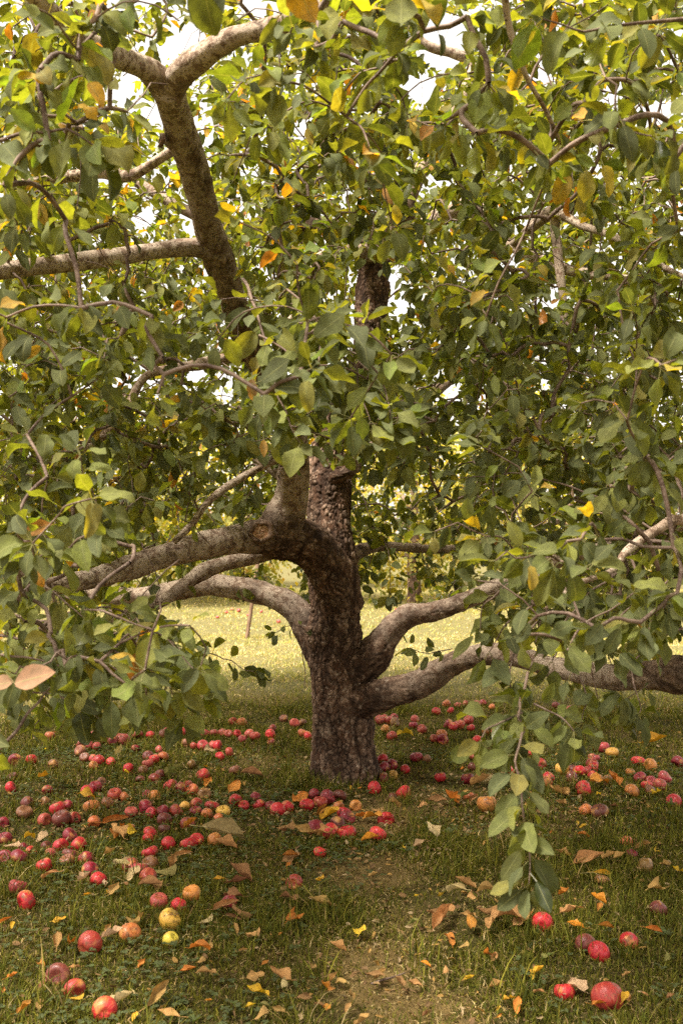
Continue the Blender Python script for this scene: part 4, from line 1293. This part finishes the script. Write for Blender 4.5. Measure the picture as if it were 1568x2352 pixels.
# x y colour [diameter mm], in photo pixels (1568 wide)
A_TXT = """206 2160 r 82;134 2224 d 74;171 2256 r 62;240 2312 r 66;391 2109 y 78;391 2144 y 54;300 2132 o 74;440 2047 o 68;411 2067 r 60;366 2064 p 66;526 2062 d 60;676 2011 r 66;734 1942 r;61 2059 r 72;42 2027 p 70;227 2004 r 66
11 1961 d;45 1964 d;72 1943 r;54 1931 d;107 1927 d;115 1947 p;102 1979 r;162 1949 d;155 1962 p;182 1926 r;197 1957 d;209 1983 d;345 1904 r;345 1941 r;299 1973 r;320 1983 p;340 2003 r;345 1969 b;492 1917 o;432 1924 r;452 1917 r;377 1892 d;295 1892 o;725 1890 d 82;776 1901 r 80
536 1659 r;554 1659 o;651 1649 p;676 1664 p;695 1660 b;625 1676 r;695 1686 o;707 1690 r;115 1688 o;183 1684 p;242 1678 p;217 1683 p;262 1688 r;239 1698 r;277 1695 p;315 1689 p;345 1688 r;375 1688 p;415 1683 r;385 1678 p;460 1669 r;472 1684 p;492 1684 p;512 1683 p;525 1686 p;545 1686 r;572 1688 p;585 1694 r;557 1698 p;620 1690 r;622 1701 p
500 1714 r;187 1708 r;207 1710 p;222 1711 p;260 1703 d;287 1703 p;185 1723 p;312 1718 d;366 1723 p;427 1706 p;447 1713 r;467 1713 p;485 1711 p;505 1733 r;527 1725 r;72 1749 r;35 1753 d;122 1755 b;215 1738 p;225 1745 r;255 1745 r;215 1754 o;295 1759 r;330 1761 p;340 1750 p;355 1741 r;340 1736 d;440 1749 b;467 1770 r 74;540 1760 p
30 1783 d;25 1808 r;110 1813 d;200 1816 r;220 1806 d;322 1779 d;355 1779 r;367 1770 d;392 1793 r;415 1800 d;430 1791 r;442 1801 o 74;470 1810 b;340 1818 d;265 1823 r;285 1825 o;540 1819 r;560 1830 r;595 1825 r;587 1810 d;622 1828 d;637 1839 r 80;659 1830 r;694 1800 o;720 1799 d;705 1825 r;735 1818 r;752 1810 d 80;779 1805 d 74;777 1825 o 62;747 1843 b
776 1873 d 80;796 1863 d 76;779 1901 r 84;452 1833 r;487 1838 r;450 1848 d;475 1855 o;425 1840 y;512 1850 y;502 1869 o;405 1853 r;372 1854 d;350 1855 r;335 1845 d;302 1855 p;432 1879 r;377 1872 d;342 1910 r;210 1845 o 80;155 1845 d;132 1853 r;105 1838 b;57 1860 p;102 1873 p;146 1875 d 84;167 1870 r;7 1878 d;217 1877 o;162 1905 d;10 1913 d;247 1838 b
816 1824 o 64;789 1845 r;886 1861 r 76;866 1907 r 76;859 1787 r 74;926 1801 r 78;900 1808 d;876 1748 d;900 1743 d;902 1757 y 58;881 1765 d;879 1733 r;955 1731 d 74;979 1733 b;930 1749 r;1011 1769 r;1073 1774 d 74;1084 1749 d;899 1690 r 70;884 1675 o;1001 1637 r;953 1653 p;949 1665 d;1025 1616 o;1051 1618 p;1034 1633 r;1068 1614 p;1094 1618 p;1082 1634 d;1099 1637 p;1109 1613 d;1129 1624 o;1141 1609 p
904 1648 p;906 1660 p;879 1648 p;889 1655 r;876 1655 p;969 1675 r;1014 1683 o 70;998 1693 r;1016 1695 d;1029 1664 d;1054 1664 r;1039 1667 r;1076 1654 r;1081 1666 r;1114 1673 o;1139 1675 r;1096 1691 r;1111 1718 d 72;1104 1725 d;1061 1723 r;1074 1724 d;1084 1726 r;1221 1720 r;1239 1748 r 74;1291 1765 y 76;1405 1721 y 74;1369 1705 r;1384 1710 p;1359 1728 d;1367 1732 p
1359 1750 r;1361 1760 r;1329 1770 r 74;1311 1783 d 76;1316 1766 d;1346 1768 r;1359 1775 r;1369 1785 o;1339 1808 r 86;1394 1783 b;1259 1780 r;1254 1793 o;1221 1760 o;1076 1810 o;1117 1843 o 96;1226 1828 r;1194 1805 r;1179 1760 r;1464 1738 r 76;1493 1750 o 82;1556 1738 d 82;1446 1765 o;1469 1779 d 70;1494 1783 d;1526 1778 p 76;1514 1793 p 76;1484 1798 r 62;1491 1808 p;1451 1811 o 72;1546 1828 r 74;1344 1850 o 72;1376 1859 d 82;1436 1914 o 62
1316 1653 r;1396 1625 p;1374 1619 p;1276 1619 d;1311 1635 p;1229 1665 d;1245 2114 r 74;1343 2157 d 72;1376 2175 r 70;1444 2147 r 68;1511 2077 d 64;1395 2283 r 86;1296 2262 r 60;1481 1979 b 64;1449 1946 d 52;1381 2007 b 58;520 1405 p;533 1398 p;548 1402 p;570 1412 p;640 1425 p;668 1425 p;705 1452 r;690 1448 p;600 1402 p;655 1402 p;930 1395 p;952 1402 o;985 1398 p;910 1400 r;500 1418 p;1020 1405 p"""
apples = []
for _ in range(8):                                     # more windfalls of the heap on the left
    A_TXT += '; %d %d %s' % (random.uniform(10, 560), random.uniform(1735, 1985), random.choice('drrdpbo'))
for tok in A_TXT.replace('\n', ';').split(';'):
    f = tok.split()
    apples.append([float(f[0]), float(f[1]), f[2], float(f[3]) / 1000 if len(f) > 3 else random.uniform(.052, .075)])
AX = np.zeros((len(apples), 3)); AR = np.zeros(len(apples))
for i, (x, y, cch, D) in enumerate(apples):
    Y = F * (CH - 0.034) / (y - HY)
    AX[i] = ((x - CX) / F * Y, Y, 0); AR[i] = D / 2 * 1.06
for it in range(14):                                    # no two fruits inside one another, none inside the trunk
    for i in range(len(apples)):
        d = AX[:, :2] - AX[i, :2]
        dist_ = np.hypot(d[:, 0], d[:, 1])
        ov = (AR + AR[i]) * 0.86 - dist_
        ov[i] = -1
        for j in np.where(ov > 0)[0]:
            u = d[j] / max(dist_[j], 1e-4)
            AX[j, :2] += u * ov[j] / 2; AX[i, :2] -= u * ov[j] / 2
        dt_ = AX[i, :2] - np.array([0.0, 5.9]); dd_ = np.hypot(*dt_)
        if dd_ < 0.235 + AR[i] * .8:
            AX[i, :2] += dt_ / dd_ * (0.235 + AR[i] * .8 - dd_)
AX[:, 2] = gz(AX[:, 0], AX[:, 1])

ROWN = [(0, 1480, 'on the far lawn'), (1480, 1672, 'on sunny grass past trunk'), (1672, 1722, 'along the rim of shade'), (1722, 1786, 'level with the trunk base'),
        (1786, 1866, 'just before the trunk base'), (1866, 1990, 'in the middle grass'), (1990, 2120, 'in the near grass'), (2120, 9999, 'in the front grass')]
COLN = [(-999, 130, 'at left edge'), (130, 270, 'far left of trunk'), (270, 400, 'well left of trunk'), (400, 560, 'left of trunk'), (560, 716, 'close left of trunk'), (716, 860, 'below the trunk'),
        (860, 960, 'close right of trunk'), (960, 1060, 'right of trunk'), (1060, 1230, 'around the hanging twig'), (1230, 1400, 'right of hanging twig'), (1400, 9999, 'at right edge')]
ORD = ['', 'second', 'third', 'fourth', 'fifth', 'sixth', 'seventh', 'eighth', 'ninth', 'tenth', 'eleventh', 'twelfth']


def place_words(x, y):
    return next(n for a, b, n in ROWN if a <= y < b), next(n for a, b, n in COLN if a <= x < b)


def unique_labels(items, noun):
    """items: (x, y, look). The look and the place; where several agree, counted from the left."""
    cells = {}
    for i, (x, y, look) in enumerate(items):
        cells.setdefault((look,) + place_words(x, y), []).append(i)
    lab = [''] * len(items)
    for (look, rw, cl), ids in cells.items():
        ids.sort(key=lambda i: items[i][0])
        for k_, i in enumerate(ids):
            if len(ids) == 1:
                lab[i] = f'{look} {noun} {rw}, {cl}'
            elif k_ == 0:
                lab[i] = f'first {look} {noun} from left, {rw}, {cl}'
            else:
                lab[i] = f'{ORD[k_]} {look} {noun} from left, {rw}, {cl}'
    return lab


labs = unique_labels([(a[0], a[1], ANAME[a[2]]) for a in apples], 'apple')
for i, (x, y, cch, D) in enumerate(apples):
    big = D * F / AX[i, 1] > 24
    me = random.choice(ROT if cch == 'b' else (FRESH if big else SMALL))
    o = add('apple', me)
    r = D / 2 * 1.06
    tilt = random.choice((0.25, 0.5, 0.9, 1.3, 1.7, 2.3)) + random.uniform(-.2, .2)
    o.rotation_euler = (tilt, random.uniform(-.3, .3), random.uniform(0, 6.28))
    o.scale = (r * random.uniform(.93, 1.07), r * random.uniform(.93, 1.07), r * random.uniform(.86, 1.02))
    o.location = (AX[i, 0], AX[i, 1], AX[i, 2] + r * (random.uniform(0.40, 0.74) if y > 1770 else random.uniform(0.62, 0.86)))
    b = ACOL[cch]; k_ = random.uniform(.75, 1.2)
    o.color = (b[0] * k_, b[1] * k_ * random.uniform(.8, 1.4), b[2] * k_, 1)
    if cch in 'rdp' and random.random() < .30:              # older, duller windfalls
        o.color = (o.color[0] * .62, o.color[1] * 1.6 + .012, o.color[2] * .9, 1)
    tag(o, labs[i], 'apple', 'fallen apples in the grass')
    if big and random.random() < .6 and tilt < 1.5:
        st = add('stem', STEM, None, o)

print('apples', len(apples))
# ------------------------------------------------------------------ fallen leaves
def fallen_mesh(seed):
    r = np.random.default_rng(seed)
    z = np.zeros((1, 3))
    V, Q, C, UV, k_ = leaf_batch(z + np.array([[-.5, 0, 0.02]]), np.array([[1.0, 0, r.uniform(-.1, .35)]]), np.array([[0.0, r.normal(0, .2), 1]]), np.array([1.0]), np.array([r.uniform(.6, .8)]),
                                 np.array([r.choice([-.9, .5, .9, 1.15])]), np.array([r.choice([-1.0, -.5, .4, .8, 1.3])]), np.array([r.uniform(.6, 1.5)]), np.array([r.uniform(0, 6)]), np.ones((1, 3)), 12, 6,
                                 np.array([[-.78, r.uniform(-.1, .1), r.uniform(0, .12)]]), cup=1.0)
    V = V + np.stack([vnoise(V * 3 + seed, 1) * .03, vnoise(V * 3 + seed, 2) * .04, vnoise(V * 4 + seed, 3) * .06], 1)
    e = np.abs(UV[:, 0])
    V[:, :2] *= (1 - .10 * sstep(.6, 1, e) * sstep(.0, .5, vnoise(V * 8 + seed, 6)))[:, None]      # torn, nibbled edge
    # petiole wider than the default for the unit sized mesh
    V[-4:-2, 1] += np.array([-.012, .012]); V[-2:, 1] += np.array([.012, -.012])
    V[:, 2] -= np.quantile(V[:-4, 2], .06)
    me = np_mesh('fallen_leaf', V, [Q], C, UV)
    me.materials.append(M_FALLEN)
    return me


FLEAF = [fallen_mesh(i + 1) for i in range(16)]
LCOL = {'t': (0.52, 0.29, 0.10), 'g': (0.75, 0.45, 0.02), 'o': (0.62, 0.22, 0.025), 'b': (0.27, 0.125, 0.055), 'w': (0.60, 0.46, 0.24), 'n': (0.20, 0.22, 0.06)}
LNAME = {'t': 'tan', 'g': 'golden yellow', 'o': 'orange', 'b': 'brown', 'w': 'pale cream', 'n': 'pale green'}
# x y colour size(px, 1568 wide) [heading degrees, 0 = to the right, 90 = away]
L_TXT = """465 2187 o 48 0;462 2202 t 22 60;632 2252 t 62 160;590 2250 t 40 20;652 2262 w 30 100;590 2287 g 48 170;577 2322 g 24 10;607 2319 n 24 0;525 2087 t 62 10;555 2098 b 50 150;675 2112 o 52 60;735 2072 t 52 170;662 2068 b 44 150;538 2112 b 40 0;540 2140 t 26 100;582 2147 t 34 10;475 2117 w 36 20;262 2160 w 50 15
320 2122 t 56 70;250 2131 t 26 80;163 2172 o 46 110;131 2168 t 42 90;140 2116 g 32 5;12 2122 o 36 40;30 2134 g 24 100;178 2300 g 32 20;60 2318 o 42 60;96 2310 t 36 80;280 2306 w 54 10;362 2295 t 66 60;385 2342 t 52 170;330 2222 o 26 30;435 2236 o 40 0;472 2246 t 46 170;95 2212 o 26 150;203 2055 g 20 0;252 2047 g 18 80;200 2018 w 34 0;238 2032 w 26 120
115 2012 t 42 170;265 2045 t 44 60;343 2046 b 52 150;362 2038 b 40 100;310 2008 w 50 55;380 2000 n 56 30;280 1985 w 46 150;512 1927 w 90 10;520 1945 t 50 170;262 1922 t 56 150;278 1912 o 46 60;300 1910 g 30 10;270 1888 o 60 0;425 1958 t 36 10;403 1975 t 42 60;255 1962 t 28 20;70 1928 g 32 60;95 1918 w 36 60;30 1945 w 36 20;85 1960 n 34 70;550 2010 b 60 140;548 2026 b 58 10
505 2025 g 26 20;535 2062 b 40 170;700 1910 t 60 170;750 1913 t 56 10;672 1965 b 44 20;668 1964 o 30 10;735 2017 g 20 0;762 1862 g 70 40;735 1850 o 40 60;690 1822 o 46 60;658 1900 b 40 30;840 1865 o 44 10;855 1870 o 40 150;868 1853 t 30 10;848 1927 o 36 170;985 1913 w 52 130;965 1940 w 30 20;905 1837 t 34 30;968 1843 t 30 60;1000 1830 b 46 150;1060 1835 n 52 20;1030 1838 o 40 150
1085 1833 t 36 60;1140 1788 w 52 10;1105 1793 t 44 0;1275 1823 t 52 160;1285 1850 t 26 160;1405 1798 o 52 100;1378 1805 o 40 0;1325 1783 g 22 60;1374 1824 g 16 60;1505 1705 g 52 0;1508 1822 g 24 10;930 1694 g 34 10;1340 1920 o 24 0;1340 1895 g 20 10;1325 1890 g 14 80;1400 1970 t 34 0;1355 1975 t 70 5;1505 1963 g 34 70;1530 1995 t 30 0;1555 2000 g 30 170;1290 1959 t 36 170
1475 1941 t 38 0;1422 1970 t 30 30;1382 2005 g 44 20;1485 1985 b 30 40;1298 2058 o 30 0;1308 2105 t 46 20;1372 2078 o 46 110;1375 2092 o 26 60;1510 2040 t 56 20;1487 2094 w 26 70;1320 2142 o 36 170;1250 2033 g 16 0;1252 2040 t 18 0;1064 2032 t 50 165;1046 2058 w 46 150;1120 2065 t 48 10;1085 2073 t 24 20;1014 2110 t 78 50;1000 2095 b 44 150;1030 2090 t 40 60;1085 2130 o 46 80;1075 2108 t 30 160
1160 2120 t 66 170;1130 2132 t 50 60;1150 2100 b 40 10;1212 2118 t 50 60;1195 2122 t 40 20;1115 2112 b 50 150;1030 2157 o 40 110;828 2138 g 38 80;950 2120 n 28 20;1015 2057 g 16 0;958 2056 g 12 0;858 2008 t 24 0;816 1953 b 18 0;860 2244 b 46 160;915 2256 b 36 120;950 2260 t 32 150;875 2238 t 34 20;1022 2236 t 22 80;1078 2246 g 24 0;1238 2235 g 46 35;1225 2245 g 26 60;1142 2262 t 34 0
1322 2268 w 52 100;1435 2304 g 34 40;1440 2295 t 32 80;1382 2307 o 44 0;1190 2310 o 44 70;1142 2322 g 20 60;1145 2340 o 18 30;1235 2283 t 24 160;1120 2195 o 36 110;1132 2200 t 34 60;1066 2178 t 24 20;805 2300 t 44 110;800 2318 t 30 70;770 2247 t 30 20;782 2254 t 24 150;762 2272 o 18 0;750 2322 o 22 80;735 2320 b 26 0;775 2182 t 36 160;720 2222 t 22 90;835 2350 t 44 30;1390 2140 o 34 20;1500 2145 o 36 10
1540 2300 b 20 30;640 2322 t 30 150;690 2338 w 18 100;600 2335 t 36 60;480 2310 o 18 0;30 2240 o 26 10;480 2180 t 24 30;610 2205 o 20 60;700 2300 b 30 0;1440 2242 t 24 10;1530 2200 n 28 40;1260 2200 n 30 20;980 2330 b 24 10;560 2185 t 22 0;440 1893 o 32 10;200 1840 g 36 10;100 1800 g 30 80;480 1795 o 36 60;540 1800 o 40 60;485 1735 w 30 30;275 1738 w 40 70;400 1775 n 40 10;575 1775 b 44 160"""
fl = []
for tok in L_TXT.replace('\n', ';').split(';'):
    f = tok.split()
    fl.append((float(f[0]), float(f[1]), f[2], float(f[3]), float(f[4])))
for _ in range(46):                                       # smaller ones strewn about the shade
    y = random.choice((random.uniform(1680, 1800), random.uniform(1700, 2340)))
    fl.append((random.uniform(0, 1568), y, random.choice('ttobg'), random.uniform(12, 26) * (y - HY) / 900, random.uniform(0, 360)))
llab = unique_labels([(a[0], a[1], LNAME[a[2]]) for a in fl], 'fallen leaf')
for i, (x, y, cch, px_, hd) in enumerate(fl):
    Y = F * (CH - 0.02) / (y - HY)
    o = add('fallen_leaf', random.choice(FLEAF))
    X = (x - CX) / F * Y
    if math.hypot(X, Y - 5.9) < 0.27:
        Y = 5.55
    s_ = px_ * Y / F * 1.2
    o.scale = (s_, s_ * random.uniform(.85, 1.25), s_ * random.uniform(.45, .85))
    o.location = (X, Y, float(gz(X, Y)[0]) + random.uniform(.020, .036))
    o.rotation_euler = (random.gauss(0, .15), random.gauss(0, .15), math.radians(hd + random.uniform(-15, 15)))
    b = LCOL[cch]; k_ = random.uniform(.72, 1.15)
    o.color = (b[0] * k_, b[1] * k_ * random.uniform(.85, 1.15), b[2] * k_, 1)
    tag(o, llab[i], 'leaf', 'fallen leaves in the grass')

# a broken dead twig lying in the grass
c = [P(852, 2258, 3.05), P(880, 2254, 3.08), P(905, 2247, 3.1), P(930, 2240, 3.13)]
for p in c:
    p[2] = float(gz(p[0], p[1])[0]) + .022
pth = np.column_stack([np.array(c), [.003, .0035, .003, .002]])
V, q, tr, *_ = tube(pth, 7, .02)
tag(add('fallen_twig', np_mesh('fallen_twig', V, [q, tr]), M_TWIG), 'thin dead twig lying in the front grass under brown leaves', 'twig')
